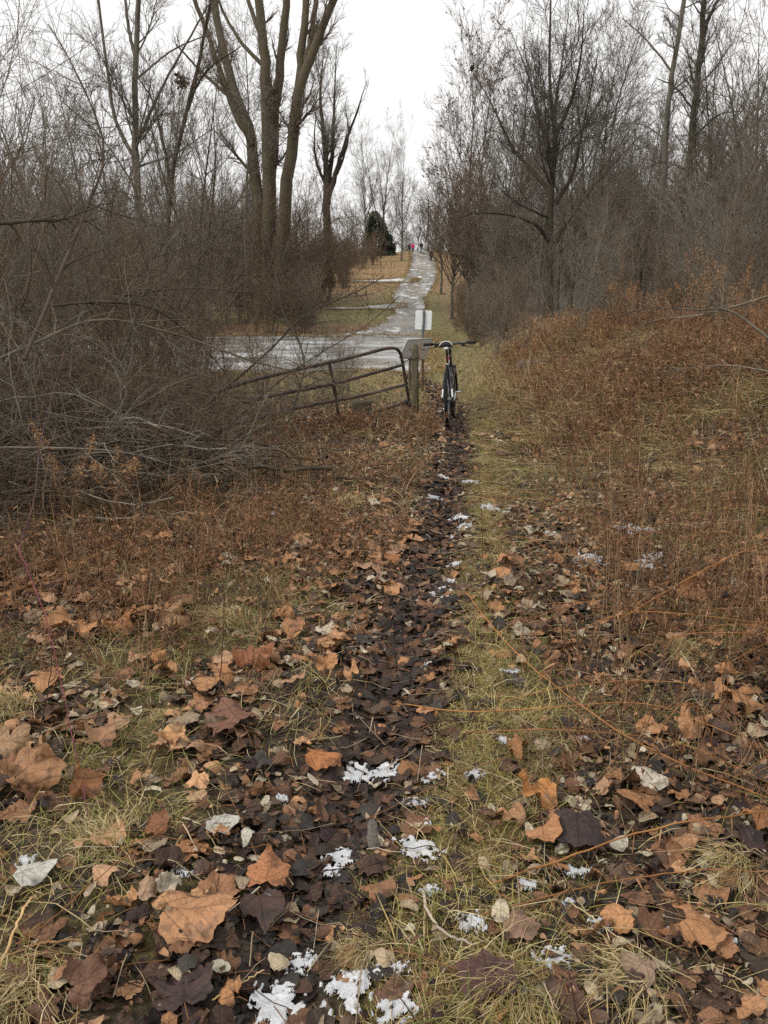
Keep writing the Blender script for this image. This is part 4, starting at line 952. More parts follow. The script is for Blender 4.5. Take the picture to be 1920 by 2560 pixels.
put(TB[0], -.75, 14.0, .30, 'bunch of upright stems behind the curved end of the gate', 'shrub', None)
# thicket beyond the lot, left
for i in range(56):
    D = RNG.uniform(52,100); xr = np.interp(D,[52,66,70,90,100],[-4.6,-5.6,-3.9,-3.5,-3.8]); X = xr - RNG.exponential(.14*D)
    s = RNG.choice([.5,.7,.9,1.2,1.6])*RNG.uniform(.85,1.15); put(DB[[2,3,0,2][RNG.integers(4)]], X, D, s, 'brown leafless shrub in the thicket beyond the icy lot', 'shrub', 'thicket shrubs beyond the icy lot')
for i in range(16):
    D = RNG.uniform(49,56); X = RNG.uniform(-15,-4.2); put(DB[[2,3,0,1][i%4]], X, D, RNG.uniform(.55,1.0), 'brown leafless shrub at the feet of the cottonwoods', 'shrub', 'shrubs at the feet of the cottonwoods')
for i in range(9):
    D = RNG.uniform(112,134); X = RNG.uniform(-.052,-.012)*D; put(DB[[2,0,3][i%3]], X, D, RNG.uniform(.4,.62), 'reddish-brown shrub around the foot of the evergreen', 'shrub', 'shrubs around the evergreen')
for i in range(18):
    D = RNG.uniform(100,134); X = RNG.uniform(-.085,-.030)*D; put(DB[[2,0,3][i%3]], X, D, RNG.uniform(.5,.85), 'reddish-brown shrub around the foot of the evergreen', 'shrub', 'shrubs around the evergreen')
for i in range(26):
    D = RNG.uniform(158,185); X = RNG.uniform(-8,16); put(DB[RNG.integers(4)], X, D, RNG.uniform(.6,1.1), 'grey shrub just behind the crest of the road', 'shrub', 'shrubs behind the crest of the road')
for i in range(26):
    D = RNG.uniform(95,150); X = -RNG.uniform(0,.3*D)+np.interp(D,[95,150],[-1.5,2.2]); put(DB[RNG.integers(4)], X, D, RNG.uniform(.5,.95), 'small grey-brown shrub on the far hill left of the road', 'shrub', 'far shrubs left of the road')
for i in range(22):
    D = RNG.uniform(36,52); X = -RNG.uniform(9,30); put(DB[RNG.integers(4)], X, D, RNG.uniform(.7,1.1), 'leafless shrub at the back left beside the icy lot', 'shrub', 'shrubs beside the icy lot on the left')
# undergrowth of the right wood
for i in range(52):
    D = 18+60*RNG.random(); X = xbank(D)+(1.9 if D<24 else .9)+ RNG.random()*(.52*D-xbank(D)); s = RNG.uniform(.26,.55)*(1+.008*D)*(1 if X > .25*D else .85)
    if D < 20: s *= .6
    put(DB[[1,1,0,3][RNG.integers(4)]], X, D, s, 'leafless grey shrub in the undergrowth of the right-hand wood', 'shrub', 'undergrowth shrubs of the right-hand wood')
for i in range(22):
    D = RNG.uniform(22,60); X = xbank(D)+RNG.uniform(.3,2.0); put(DB[[3,0,2][RNG.integers(3)]], X, D, RNG.uniform(.24,.42)*(1+.007*D), 'low brown shrub at the verge edge of the right-hand wood', 'shrub', 'low shrubs on the right verge of the road')
for i in range(44):
    D = RNG.uniform(60,150); X = xbank(D)+1.9+RNG.exponential(3); put(DB[[1,3,0,2][RNG.integers(4)]], X, D, RNG.uniform(.55,1.0), 'brown shrub along the right edge of the gravel road', 'shrub', 'shrubs along the right of the road')
for i,(x,D) in enumerate([(1240,15.5),(1330,17),(1470,15),(1560,13.5),(1640,12.5),(1140,17.5),(1080,20)]):
    p = at(x*1.1573,700,D); put(TB[[1,0,2][i%3]], p[0], D, RNG.uniform(.38,.55), ['upright shrub right of the boulder on the bank','thin shrub on the bank below the limbed tree gap','shrub on the bank crest below the two tall trees','bank crest shrub near the right edge','shrub at the right edge of the bank crest','upright shrub left of the big limbed trunk','shrub where the bank meets the road verge'][i], 'shrub', 'shrubs on the bank crest')
for T in NB+TB+DB:
    for c in CH[T.name]: bpy.data.objects.remove(c)
    bpy.data.objects.remove(T)

# far woods reading as one mass
fw = MB(); n = 5200; rng = np.random.default_rng(9)
D = np.concatenate([rng.uniform(120,230,2600), rng.uniform(60,150,2600)]); X = np.concatenate([rng.uniform(-.62,.62,2600)*D[:2600], rng.uniform(.12,.66,2600)*D[2600:]*np.where(rng.random(2600)<.42,-1,1)])
ok = (D>160) | ((X > xbank(D)+3) | (X < -.10*D-1)); X,D = X[ok],D[ok]; n=len(X)
Hh = rng.uniform(3,8,n)*np.where(D>150,.8,1); Sg=7; t=np.linspace(0,1,Sg)
P = np.stack([X[:,None]+t*0,D[:,None]+t*0,height(X,D)[:,None]-.2+Hh[:,None]*t],-1); P[:,1:]+=np.cumsum(rng.normal(0,.16,(n,Sg-1,3)),1)
R = rng.uniform(.02,.05,(n,1))*np.linspace(1,.3,Sg); tubes(fw,P,R,3,col=shade(rng,(.10,.088,.07),n,.3),rng=rng)
cur=(P,R,Hh); 
for m_,t0,ln,S_,re in ((26000,.1,(.2,.5),5,.009),(60000,.1,(.25,.6),4,.007)):
    p_,r_,l_ = grow(rng,*cur,m_,t0,1,(.6,.25),ln,S_,.12,.05,.6,re,.3); tubes(fw,p_,r_,3,col=shade(rng,(.105,.088,.07),m_,.3),rng=rng); cur=(p_,r_,l_)
tag(fw.build('far_wood', M_twig), 'grey mass of saplings and brush filling the far woods', 'woodland', kind='stuff')

# brush pile of dead sticks
def brush_pile():
    c = np.array([-2.75,6.9,0]); c[2]=float(height(c[0],c[1])); root = empty('brush_pile', c); rng = np.random.default_rng(21)
    mb = MB(); n=560; L = rng.uniform(.3,1.5,n); a = rng.normal(0,.75,n)+np.where(rng.random(n)<.5,0,np.pi); Sg=8; t=np.linspace(-.5,.5,Sg)
    cx = rng.normal(0,.85,n); cy = rng.normal(0,.75,n); hz = .75*np.exp(-(cx/1.4)**2-(cy/1.1)**2)*rng.random(n)**.8+.03
    P = np.stack([cx[:,None]+np.cos(a)[:,None]*t*L[:,None], cy[:,None]+np.sin(a)[:,None]*t*L[:,None], hz[:,None]+rng.normal(0,.16,(n,1))*t*L[:,None]+.12*(rng.random((n,1)))*(.25-t**2)],-1)
    P[:,1:] += np.cumsum(rng.normal(0,.028,(n,Sg-1,3)),1)
    gz = height(P[:,:,0]+c[0],P[:,:,1]+c[1])-c[2]+.01; P[:,:,2]=np.maximum(P[:,:,2],gz)
    R = (rng.uniform(.003,.010,(n,1))+ (rng.random((n,1))<.06)*.012)*np.linspace(1,.45,Sg)
    colr = shade(rng,(.085,.068,.048),n,.5); sel = rng.random(n)<.15; colr[sel] = shade(rng,(.26,.23,.18),sel.sum(),.2)
    tubes(mb,P,R,5,col=colr,rng=rng); tag(mb.build('sticks', M_twig, root), kind='stuff')
    mb2=MB(); p_,r_,l_=grow(rng,P,R,L,3200,.05,1,(.7,.3),(.15,.4),5,.15,0,.5,.0014,.2); tubes(mb2,p_,r_,3,col=shade(rng,(.13,.10,.075),3200,.4),rng=rng); mb2.build('twigs',M_twig,root)
    tag(root,'heap of dark dead branches left of the trail, under the arching bushes','brush pile')
brush_pile()

# ------------------------------------------------------------------ dry goldenrod and stalks
WC = [(.195,.10,.053),(.155,.08,.046),(.27,.155,.085),(.115,.066,.041)]
def weed_tmpl(rng, H, nst, nl, ll, plume=False, lean=.5, sr=.0016):
    mb = MB(); Sg=9; t=np.linspace(0,1,Sg); a=rng.uniform(0,6.28,nst); le=rng.uniform(.1,1,nst)*lean; L=H*rng.uniform(.6,1.05,nst)
    P=np.stack([np.cos(a)[:,None]*(L*le)[:,None]*t**1.5+.03*np.cos(a)[:,None], np.sin(a)[:,None]*(L*le)[:,None]*t**1.5+.03*np.sin(a)[:,None], L[:,None]*(t-.35*le[:,None]*t**2)],-1)
    P[:,1:]+=np.cumsum(rng.normal(0,.008*H,(nst,Sg-1,3)),1)
    tubes(mb,P,np.full((nst,1),sr)*np.linspace(1,.5,Sg),3,col=np.array([(.24,.12,.05),(.13,.065,.035),(.34,.24,.13)])[rng.integers(3,size=nst)]*rng.uniform(.8,1.2,(nst,1)),rng=rng)
    n=nst*nl; i=np.repeat(np.arange(nst),nl); f=rng.uniform(.12,1,n)*(Sg-1); k=np.minimum(f.astype(int),Sg-2); f=(f-k)[:,None]
    p0=P[i,k]*(1-f)+P[i,k+1]*f; d=nrm(rng.normal(size=(n,3))*np.array([1,1,.3])+np.array([0,0,-.3])); l=rng.uniform(*ll,n)
    tt=np.linspace(0,1,5); curl=nrm(rng.normal(size=(n,3))+np.array([0,0,-1.2]))
    Q=p0[:,None]+d[:,None]*(tt*1)[None,:,None]*l[:,None,None]*.7+curl[:,None]*(tt**2)[None,:,None]*l[:,None,None]*.6
    side=nrm(np.cross(d,rng.normal(size=(n,3)))); wv=rng.uniform(.002,.0052,n)[:,None]*np.array([.3,1,.9,.6,.1])
    strips(mb,Q,wv,side,np.array(WC)[rng.integers(4,size=n)]*rng.uniform(.7,1.4,(n,1)))
    if plume:
        n=nst*170; i=rng.integers(nst,size=n); f=rng.beta(5,1.6,n)*(Sg-1); k=np.minimum(f.astype(int),Sg-2); f=(f-k)[:,None]
        top=P[i,k]*(1-f)+P[i,k+1]*f; wv_=.09*np.clip((1.04-(k+f[:,0])/(Sg-1))*3,.12,1)
        p0=top+rng.normal(size=(n,3))*np.array([1,1,.5])*(wv_*H)[:,None]*.5; d=nrm(rng.normal(size=(n,3)))
        tt=np.linspace(0,1,3); Q=p0[:,None]+d[:,None]*tt[None,:,None]*rng.uniform(.012,.035,n)[:,None,None]
        strips(mb,Q,np.array([.3,1,.2])[None]*rng.uniform(.0015,.0035,(n,1)),nrm(np.cross(d,rng.normal(size=(n,3)))),np.array([(.40,.27,.15),(.34,.18,.08),(.28,.13,.055)])[rng.integers(3,size=n)]*rng.uniform(.8,1.2,(n,1)))
    return mb
def merge_scatter(name, label, tm, X, Y, s, tilt, cat='dry weeds'):
    mb=MB(); ti=RNG.integers(len(tm),size=len(X)); R=slope_tilt(X,Y)@rots(RNG,len(X),tilt); pos=np.stack([X,Y,height(X,Y)-.01],-1)
    for i,T in enumerate(tm):
        m=ti==i; V=np.concatenate(T.V); F=np.concatenate(T.F4); C=np.concatenate(T.C); N=m.sum()
        if N==0: continue
        W=np.einsum('nij,vj->nvi',R[m],V)*s[m][:,None,None]+pos[m][:,None]
        cc=(C[None]*RNG.uniform(.7,1.3,(N,1,1))).reshape(-1,3); mb.add(W.reshape(-1,3),(F[None]+(np.arange(N)*len(V))[:,None,None]).reshape(-1,4),None,cc)
    tag(mb.build(name,M_weed),label,cat,kind='stuff')
rw=np.random.default_rng(31)
mat_t=[weed_tmpl(rw,.30,5,17,(.02,.055),lean=1.3,sr=.0012) for _ in range(6)]      # low matted
std_t=[weed_tmpl(rw,(.68,.55,.8)[q%3],(4,5,3)[q%3],(12,5,3)[q%3],(.018,.045),lean=(.45,1.1,.35)[q%3],sr=(.0017,.0015,.0021)[q%3]) for q in range(12)]                 # standing
# low mats: left middle, right middle
N=3300; X,Y=scatter(N,2.6,12,p=1.5); n_=fbm(X,Y,.8)
zone=np.where(X<xt(Y)-.25, S((Y-3.1)/1.0)*S((n_-.40)*8)*.85, (X>xt(Y)+.55)*(S((X-xt(Y)-1.0)/.8)*.7*S((Y-2.4)/1.2)+.15)*S((n_-.36)*8))
zone=zone*(1-.55*((X>xbank(Y))&(Y>6)&(X<xbank(Y)+1.9)))
m=RNG.random(N)<zone; X,Y=drop(m,X,Y)
merge_scatter('matted_weeds','low matted rusty goldenrod with curled dead leaves',mat_t,X,Y,RNG.uniform(.7,1.4,len(X)),.5)
N=5200; X,Y=scatter(N,2.2,11,p=1.4,spread=.55); m=RNG.random(N)<np.interp(Y,[4.5,7],[1,.38])*np.where(X>xt(Y),(.03+.75*S((X-xt(Y)-.5)/.8)*S((fbm(X,Y,.7)-.25)*5))*S((Y-2.2)/1.1),.42*S((Y-2.9)/1.3)*S((fbm(X,Y,1.1)-.3)*6)*(X<xt(Y)-.32)); X,Y=drop(m,X,Y)
merge_scatter('standing_weeds','standing and bent dry goldenrod stalks with hanging brown leaves',std_t,X,Y,RNG.uniform(.5,1.05,len(X))*np.where(X<0,.8,1),.32)
Y=np.concatenate([RNG.uniform(2.2,5.6,430),RNG.uniform(3.0,7.0,300)]); X=xt(Y)+np.concatenate([RNG.uniform(.4,1,430)*(.47*Y[:430]-xt(Y[:430])+.5)*1.0, -RNG.uniform(.3,1,300)*(.5*Y[430:]+.3)]); m=RNG.random(len(X))<.35+S((fbm(X,Y,1.2)-.35)*5); X,Y=drop(m,X,Y)
merge_scatter('thin_stalks','thin upright and leaning dead stalks scattered beside the trail',[weed_tmpl(rw,(.55,.75,.4)[q%3],(3,2,4)[q%3],(8,4,12)[q%3],(.018,.045),lean=(.5,.3,1.2)[q%3],sr=.0015) for q in range(12)],X,Y,RNG.uniform(.5,1.0,len(X)),.4)
N=2700; X,Y=scatter(N,8,20,p=1.4,spread=.55); m=(X>xbank(Y)+.9+.25*(RNG.random(N)))&(RNG.random(N)<S((fbm(X,Y,.8)-.28)*6)); X,Y=drop(m,X,Y)
merge_scatter('bank_weeds','rust-brown mat of dead weeds over the top of the bank',mat_t,X,Y,RNG.uniform(1.0,1.8,len(X)),.55)
N=700; Y=RNG.uniform(9,22,N); X=xbank(Y)+RNG.uniform(-.2,1.6,N); m=(Y>12)|(X>xbank(Y)+.9); X,Y=drop(m,X,Y)
sl=MB(); L_=RNG.uniform(.3,.75,len(X)); blades(sl,X,Y,L_,(.1,.6),(.002,.004),['straw','tan'],[3,2],Sg=5)
tag(sl.build('pale_stems',M_grass),'pale upright dry stems along the bank beside the road verge','dry weeds',kind='stuff')
N=1500; X,Y=scatter(N,5.0,16,p=1.4,spread=.55); m=(X>xbank(Y)+.5)&(RNG.random(N)<S((fbm(X,Y,.6)-.3)*5)); X,Y=drop(m,X,Y)
merge_scatter('bank_stalks','tall thin dead stalks with curled leaves standing on the bank',[weed_tmpl(rw,.95,2,14,(.02,.05),lean=.45,sr=.0030) for _ in range(8)],X,Y,RNG.uniform(.5,1.0,len(X)),.35)
# individual plumed goldenrods on the bank crest
gp=[(1188,655,15.0,1.25,'tall plumed goldenrod in front of the big limbed trunk'),(1215,690,14.6,1.05,'bushy goldenrod plume right of the limbed trunk'),(1150,690,14.2,.9,'leaning goldenrod with drooping plume left of the limbed trunk'),
 (1345,640,14.5,1.35,'tallest rusty goldenrod beside a dark stump-like bush'),(1372,680,13.8,1.0,'goldenrod right of the tallest rusty one'),(1290,695,13.5,.75,'short pale-topped goldenrod between the two rusty groups'),
 (1500,640,12.0,1.25,'goldenrod with cream tufts below the two tall trees'),(1535,600,11.5,1.5,'highest cream-tufted goldenrod near the right edge'),(1590,650,11.0,1.2,'goldenrod spray close to the right edge'),
 (1430,690,13.0,.8,'low pale goldenrod on the bank crest, right of centre'),(1640,690,10.5,1.0,'rusty goldenrod cut by the right edge'),(1115,700,15.5,.75,'small rusty goldenrod left end of the bank crest')]
for i,(x,y,D,s,lb) in enumerate(gp):
    rg=np.random.default_rng(700+i); p=at(x*1.1573,y*1.1573,D); b=G(p[0],D,-.02)
    o=weed_tmpl(rg,.95*s,6,26,(.03,.08),plume=True,lean=.32,sr=.0024).build('goldenrod',M_weed); o.location=b; tag(o,lb,'dried weed','plumed goldenrods on the bank')
# left side curling weeds
for i,(px,py,H,lb) in enumerate([(300,1310,.75,'orange curved weed stalk arching before the brush pile'),(180,1330,.8,'fuzzy rust stalk leaning left in front of the brush pile'),(560,1390,.55,'rust weed clump at the right foot of the brush pile'),(880,1230,.85,'tall red-brown weed stalk left of the trail, before the gate'),(480,1480,.5,'short rusty weed clump in the left middle'),(1055,1010,.95,'dry plumed stalk rising in front of the white sign')]):
    rg=np.random.default_rng(740+i); b=hit(px,py); o=weed_tmpl(rg,H*1.1,4,34,(.025,.06),plume=(i in (0,1,5)),lean=.7 if i<5 else .1,sr=.002).build('weed_stalk',M_weed); o.location=b; tag(o,lb,'dried weed')

# long bent canes and stalks, traced one by one: (px,py,height above ground) ground-anchored or (px,py,Y)
def cane(name, pts, r0, r1, col, label, cat='stalk', nl=0, twigs=0, seed=0):
    """pts: photo px, py and distance Y"""
    kb=1.4 if name=='arching_branch' else 1.0; r0*=kb; r1*=kb; P=bez([at(a_,b_,c_) for a_,b_,c_ in pts],26); rg=np.random.default_rng(900+seed+int(pts[0][0])); o0=P[0].copy(); P=P-o0; P[1:-1]+=rg.normal(0,.0015,(24,3))
    mb=MB(); R=np.linspace(r0,r1,26); tubes(mb,P,R,6,col=col)
    if nl:
        i=rg.integers(4,26,nl); d=nrm(rg.normal(size=(nl,3))+np.array([0,0,-.6])); tt=np.linspace(0,1,5); l=rg.uniform(.02,.05,nl)
        Q=P[i][:,None]+d[:,None]*tt[None,:,None]*l[:,None,None]; Q[:,:,2]-=(tt**2)[None]*l[:,None]*.5
        strips(mb,Q,rg.uniform(.0015,.0035,(nl,1))*np.array([.4,1,.9,.6,.1]),nrm(np.cross(d,rg.normal(size=(nl,3)))),np.array(WC)[rg.integers(4,size=nl)]*rg.uniform(.8,1.5,(nl,1)))
    root=mb.build(name,M_twig); root.location=o0
    if twigs:
        m2=MB(); p_,r_,l_=grow(rg,P[None],R[None],np.array([np.linalg.norm(P[-1]-P[0])]),twigs,.1,.98,(.8,.25),(.08,.28),6,.12,.0,.5,.0009,.2); tubes(m2,p_,r_,3,col=shade(rg,col,twigs,.25),rng=rg)
        p2,r2,_=grow(rg,p_,r_,l_,twigs*3,.1,1,(.7,.3),(.3,.7),4,.15,0,.6,.0008,.2); tubes(m2,p2,r2,3,col=shade(rg,col,twigs*3,.25),rng=rg); m2.build('twigs',M_twig,root)
    return tag(root,label,cat)
OR=(.34,.16,.06); OR2=(.26,.12,.05)
def gy(px,py,h=0.03):
    """distance Y at which the ray of a pixel passes h above the ground"""
    a,c=ray(px,py); Ys=np.geomspace(.8,60,2500); d=CAM_H+c*Ys-height(a*Ys,Ys)-h; k=np.argmax(d<=0); return float(Ys[k])
cane('bent_stalk',[(1225,2210,gy(1225,2210)),(1400,2150,gy(1400,2150,.06)),(1640,2070,gy(1640,2070,.09)),(1935,2025,gy(1935,2025,.12))],.0032,.0022,OR,'long orange stalk sweeping in from the right edge above the snow scraps',nl=26)
cane('bent_stalk',[(1200,2290,gy(1200,2290)),(1500,2210,gy(1500,2210,.04)),(1760,2175,gy(1760,2175,.05)),(1930,2180,gy(1930,2180,.06))],.0022,.0016,OR2,'thinner rusty stalk running below the long orange one',nl=34,seed=1)
cane('bent_stalk',[(1165,1480,gy(1165,1480)),(1260,1600,gy(1260,1600,.14)),(1420,1740,gy(1420,1740,.16)),(1640,1880,gy(1640,1880,.14)),(1935,2000,gy(1935,2000,.08))],.0030,.0020,OR,'long straight orange stalk falling from mid trail to the right edge',nl=14,seed=2)
cane('bent_stalk',[(1010,1760,gy(1010,1760)),(1180,1780,gy(1180,1780,.05)),(1420,1765,gy(1420,1765,.10)),(1640,1765,gy(1640,1765,.14)),(1930,1880,gy(1930,1880,.10))],.0026,.0016,OR,'arched orange stalk starting at the mossy trail edge',nl=24,seed=3)
cane('bent_stalk',[(1150,1830,gy(1150,1830)),(1420,1825,gy(1420,1825,.08)),(1700,1860,gy(1700,1860,.12)),(1930,1960,gy(1930,1960,.1))],.0022,.0014,OR2,'rusty stalk lying level over leaves right of the trail',nl=20,seed=4)
cane('bent_stalk',[(1450,1610,gy(1450,1610)),(1480,1560,gy(1480,1560,.2)),(1600,1530,gy(1600,1530,.3)),(1760,1540,gy(1760,1540,.3)),(1930,1560,gy(1930,1560,.25))],.0022,.0014,OR,'hooked orange stalk arching over the right-hand weeds',nl=10,seed=5)
cane('bent_stalk',[(1540,1555,gy(1540,1555,.1)),(1680,1470,gy(1680,1470,.3)),(1830,1390,gy(1830,1390,.4)),(1935,1350,gy(1935,1350,.4))],.0028,.0018,OR,'orange stalk rising towards the right edge through the weeds',nl=6,seed=6)
cane('bent_stalk',[(1290,1560,gy(1290,1560,.05)),(1500,1500,gy(1500,1500,.2)),(1700,1540,gy(1700,1540,.15))],.0018,.0012,OR2,'thin rusty stalk bowed over the weeds right of the trail',nl=16,seed=7)
cane('bent_stalk',[(1420,2250,gy(1420,2250)),(1560,2350,gy(1560,2350,.05)),(1780,2480,gy(1780,2480,.05))],.0018,.0010,(.42,.34,.18),'pale straw stem crossing the lower right diagonally',seed=8)
cane('bent_stalk',[(40,2360,gy(40,2360)),(140,2290,gy(140,2290,.08)),(300,2150,gy(300,2150,.12)),(520,2000,gy(520,2000,.08))],.0020,.0012,OR2,'rusty stem slanting up across the left foreground',seed=9)
cane('bent_stalk',[(-10,2440,gy(0,2440,.05)),(60,2270,gy(60,2270,.12)),(90,2240,gy(90,2240,.10))],.004,.002,(.50,.33,.16),'broad straw blade at the left edge near the bottom',seed=10)
cane('bent_stalk',[(0,2395,gy(0,2395,.05)),(100,2360,gy(100,2360,.05)),(200,2350,gy(200,2350,.04))],.0035,.0028,(.34,.19,.09),'short thick brown stick at the lower left',cat='stick',seed=11)
cane('bent_stalk',[(470,2285,gy(470,2285,.04)),(600,2240,gy(600,2240,.05))],.002,.0015,(.36,.20,.09),'short rusty stem above the largest flat leaf',seed=12)
cane('bent_stalk',[(530,2500,gy(530,2500,.04)),(660,2425,gy(660,2425,.06))],.0022,.0018,(.46,.34,.16),'straight blond stem piece near the bottom, left of centre',seed=13)
cane('purple_cane',[(45,1365,gy(45,1365,.55)),(70,1430,gy(70,1430,.5)),(110,1530,gy(110,1530,.42)),(150,1700,gy(150,1700,.22)),(230,2080,gy(230,2080,.03))],.0030,.0016,(.17,.055,.07),'purple-red bramble cane bowing down the left foreground',cat='bramble cane',seed=14)
cane('purple_cane',[(160,880,6.0),(105,1090,5.5),(85,1250,5.0),(45,1370,4.6)],.003,.003,(.13,.07,.085),'dull purple cane hanging over the brush pile at far left',cat='bramble cane',seed=15)
cane('pale_stick',[(1056,2225,gy(1056,2225)),(1070,2280,gy(1070,2280,.03)),(1110,2330,gy(1110,2330,.03)),(1180,2360,gy(1180,2360,.02))],.0045,.003,(.40,.33,.27),'curved pale stick lying beside a fluffy snow scrap',cat='stick',seed=16)
cane('dark_stem',[(1208,1545,gy(1208,1545,0)),(1207,1400,gy(1208,1545,0)+.02),(1202,1230,gy(1208,1545,0)+.03)],.0028,.0014,(.13,.065,.035),'straight dark stem standing just right of the trail',cat='stem',seed=17)
cane('dark_stem',[(95,1930,gy(95,1930,0)),(100,1830,gy(95,1930,0)),(125,1700,gy(95,1930,0)+.05),(130,1620,gy(95,1930,0)+.05)],.0028,.0014,(.05,.035,.03),'black upright stem in the left foreground by the curled leaf',cat='stem',seed=18)
cane('dark_stem',[(545,1780,gy(545,1780,0)),(560,1500,gy(545,1780,0)+.1),(530,1340,gy(545,1780,0)+.1)],.0026,.0012,(.10,.05,.04),'thin dark stem standing in the pale straw tussock',cat='stem',seed=19)
cane('dry_straw',[(335,1540,gy(335,1540,0)),(325,1460,gy(335,1540,0)),(310,1400,gy(335,1540,0)-.03)],.0022,.0014,(.55,.44,.26),'short bleached stem bent at the top, left middle',cat='stem',seed=20)
cane('dry_straw',[(0,1490,gy(0,1490,.2)),(150,1430,gy(150,1430,.25)),(290,1360,gy(290,1360,.3))],.002,.0012,OR,'orange stem slanting over the weeds at the left edge',cat='stem',seed=21)
for q in range(30):
    rg=np.random.default_rng(1200+q); Yb=rg.uniform(2.3,6.2); Xb=xt(Yb)+rg.uniform(.75,.45*Yb+.9); L=rg.uniform(.5,1.2); az=rg.normal(np.pi*(.95 if q%3 else .1),.6); t=np.linspace(0,1,16)
    h0=rg.uniform(.12,.38); gx=Xb+np.cos(az)*L*t; gy_=Yb+np.sin(az)*L*t*.6; P=np.stack([gx,gy_,height(gx,gy_)+h0*np.sin(np.pi*np.clip(t*.82+.02,0,1))**.8+.01],-1); o0=P[0].copy(); P=P-o0
    mb=MB(); c_=shade(rg,OR if q%2 else OR2,1,.25)[0]; tubes(mb,P,np.linspace(.0024,.0012,16),5,col=c_); nl=rg.integers(8,26); i=rg.integers(3,16,nl); d=nrm(rg.normal(size=(nl,3))+np.array([0,0,-.6])); tt=np.linspace(0,1,5); l=rg.uniform(.02,.05,nl)
    Q=P[i][:,None]+d[:,None]*tt[None,:,None]*l[:,None,None]; Q[:,:,2]-=(tt**2)[None]*l[:,None]*.5
    strips(mb,Q,rg.uniform(.0015,.0035,(nl,1))*np.array([.4,1,.9,.6,.1]),nrm(np.cross(d,rg.normal(size=(nl,3)))),np.array(WC)[rg.integers(4,size=nl)]*rg.uniform(.8,1.5,(nl,1)))
    o=mb.build('bent_stalk',M_twig); o.location=o0; tag(o,'short thin rusty stalk bowed over in the weeds right of the trail','stalk','short bowed stalks right of the trail')
GBk=(.085,.07,.052); GPl=(.20,.17,.13)
cane('arching_branch',[(-20,905,6.6),(70,865,6.8),(240,800,7.2),(420,830,7.5),(640,905,8.0),(760,935,8.4),(900,985,8.9)],.011,.004,(.16,.135,.10),'pale-topped branch running from the brush pile right across the gate',cat='branch',twigs=40,seed=22)
cane('arching_branch',[(130,765,7.0),(250,755,7.2),(380,770,7.6),(480,840,8.0),(560,930,8.2),(600,1010,8.2)],.009,.003,GBk,'dark branch arching down in the middle of the brush',cat='branch',twigs=40,seed=23)
cane('arching_branch',[(300,740,8.0),(440,722,8.5),(560,725,9.0),(720,745,9.5)],.007,.003,GBk,'thin dark branch bowed over the icy lot',cat='branch',twigs=30,seed=24)
cane('arching_branch',[(520,1010,9.0),(680,870,9.5),(760,790,9.8),(900,725,10.4),(960,690,10.8)],.010,.004,(.075,.06,.045),'dark branch rising right over the icy lot from the brush',cat='branch',twigs=46,seed=25)
cane('arching_branch',[(590,1050,9.2),(690,960,9.4),(790,890,9.8),(920,810,10.2),(1000,740,10.5)],.007,.003,(.075,.06,.045),'straight dark branch slanting up just above the gate rail',cat='branch',twigs=18,seed=26)
cane('arching_branch',[(-20,1120,5.6),(150,1120,5.9),(330,1135,6.2),(480,1180,6.4)],.007,.003,GPl,'pale bare stick lying level across the front of the brush pile',cat='branch',twigs=0,seed=27)
cane('arching_branch',[(-20,560,5.4),(100,550,5.6),(150,548,5.8),(260,510,6.2)],.010,.005,GBk,'dark branch entering at the left edge below the tall shrubs',cat='branch',twigs=26,seed=28)
cane('arching_branch',[(720,1060,9.0),(760,900,9.2),(700,760,9.6),(710,640,10.0),(760,520,10.4)],.010,.004,GBk,'crooked branch standing up in front of the icy lot',cat='branch',twigs=70,seed=29)
cane('arching_branch',[(380,1000,8.5),(470,700,9.0),(560,560,9.6),(640,430,10.2),(720,340,10.6)],.010,.003,GBk,'long dark branch rising across the cottonwood feet',cat='branch',twigs=60,seed=30)
cane('arching_branch',[(300,900,7.4),(380,640,8.0),(330,460,8.6),(240,330,9.0),(150,250,9.2)],.010,.003,GBk,'dark branch curving left up into the sky at left',cat='branch',twigs=60,seed=31)
cane('arching_branch',[(60,900,6.0),(200,560,6.8),(260,380,7.4),(200,200,7.8),(120,60,8.0)],.011,.003,(.09,.07,.055),'tall branch rising from the brush to the upper left corner',cat='branch',twigs=70,seed=32)
cane('arching_branch',[(1940,735,7.0),(1840,765,7.6),(1740,790,8.2),(1640,800,8.8),(1560,840,9.2)],.008,.003,GPl,'bare twig arching in over the bank from the right edge',cat='branch',twigs=14,seed=33)
cane('arching_branch',[(1940,860,6.6),(1830,780,7.2),(1740,775,7.8),(1620,770,8.4),(1530,800,9.0)],.008,.003,(.10,.085,.065),'dark bowed twig crossing the arching one on the right bank',cat='branch',twigs=16,seed=34)
cane('arching_branch',[(1930,930,6.4),(1840,915,6.8),(1760,915,7.2),(1660,930,7.8)],.005,.002,GPl,'low pale twig reaching in from the right over the slope',cat='branch',twigs=12,seed=35)

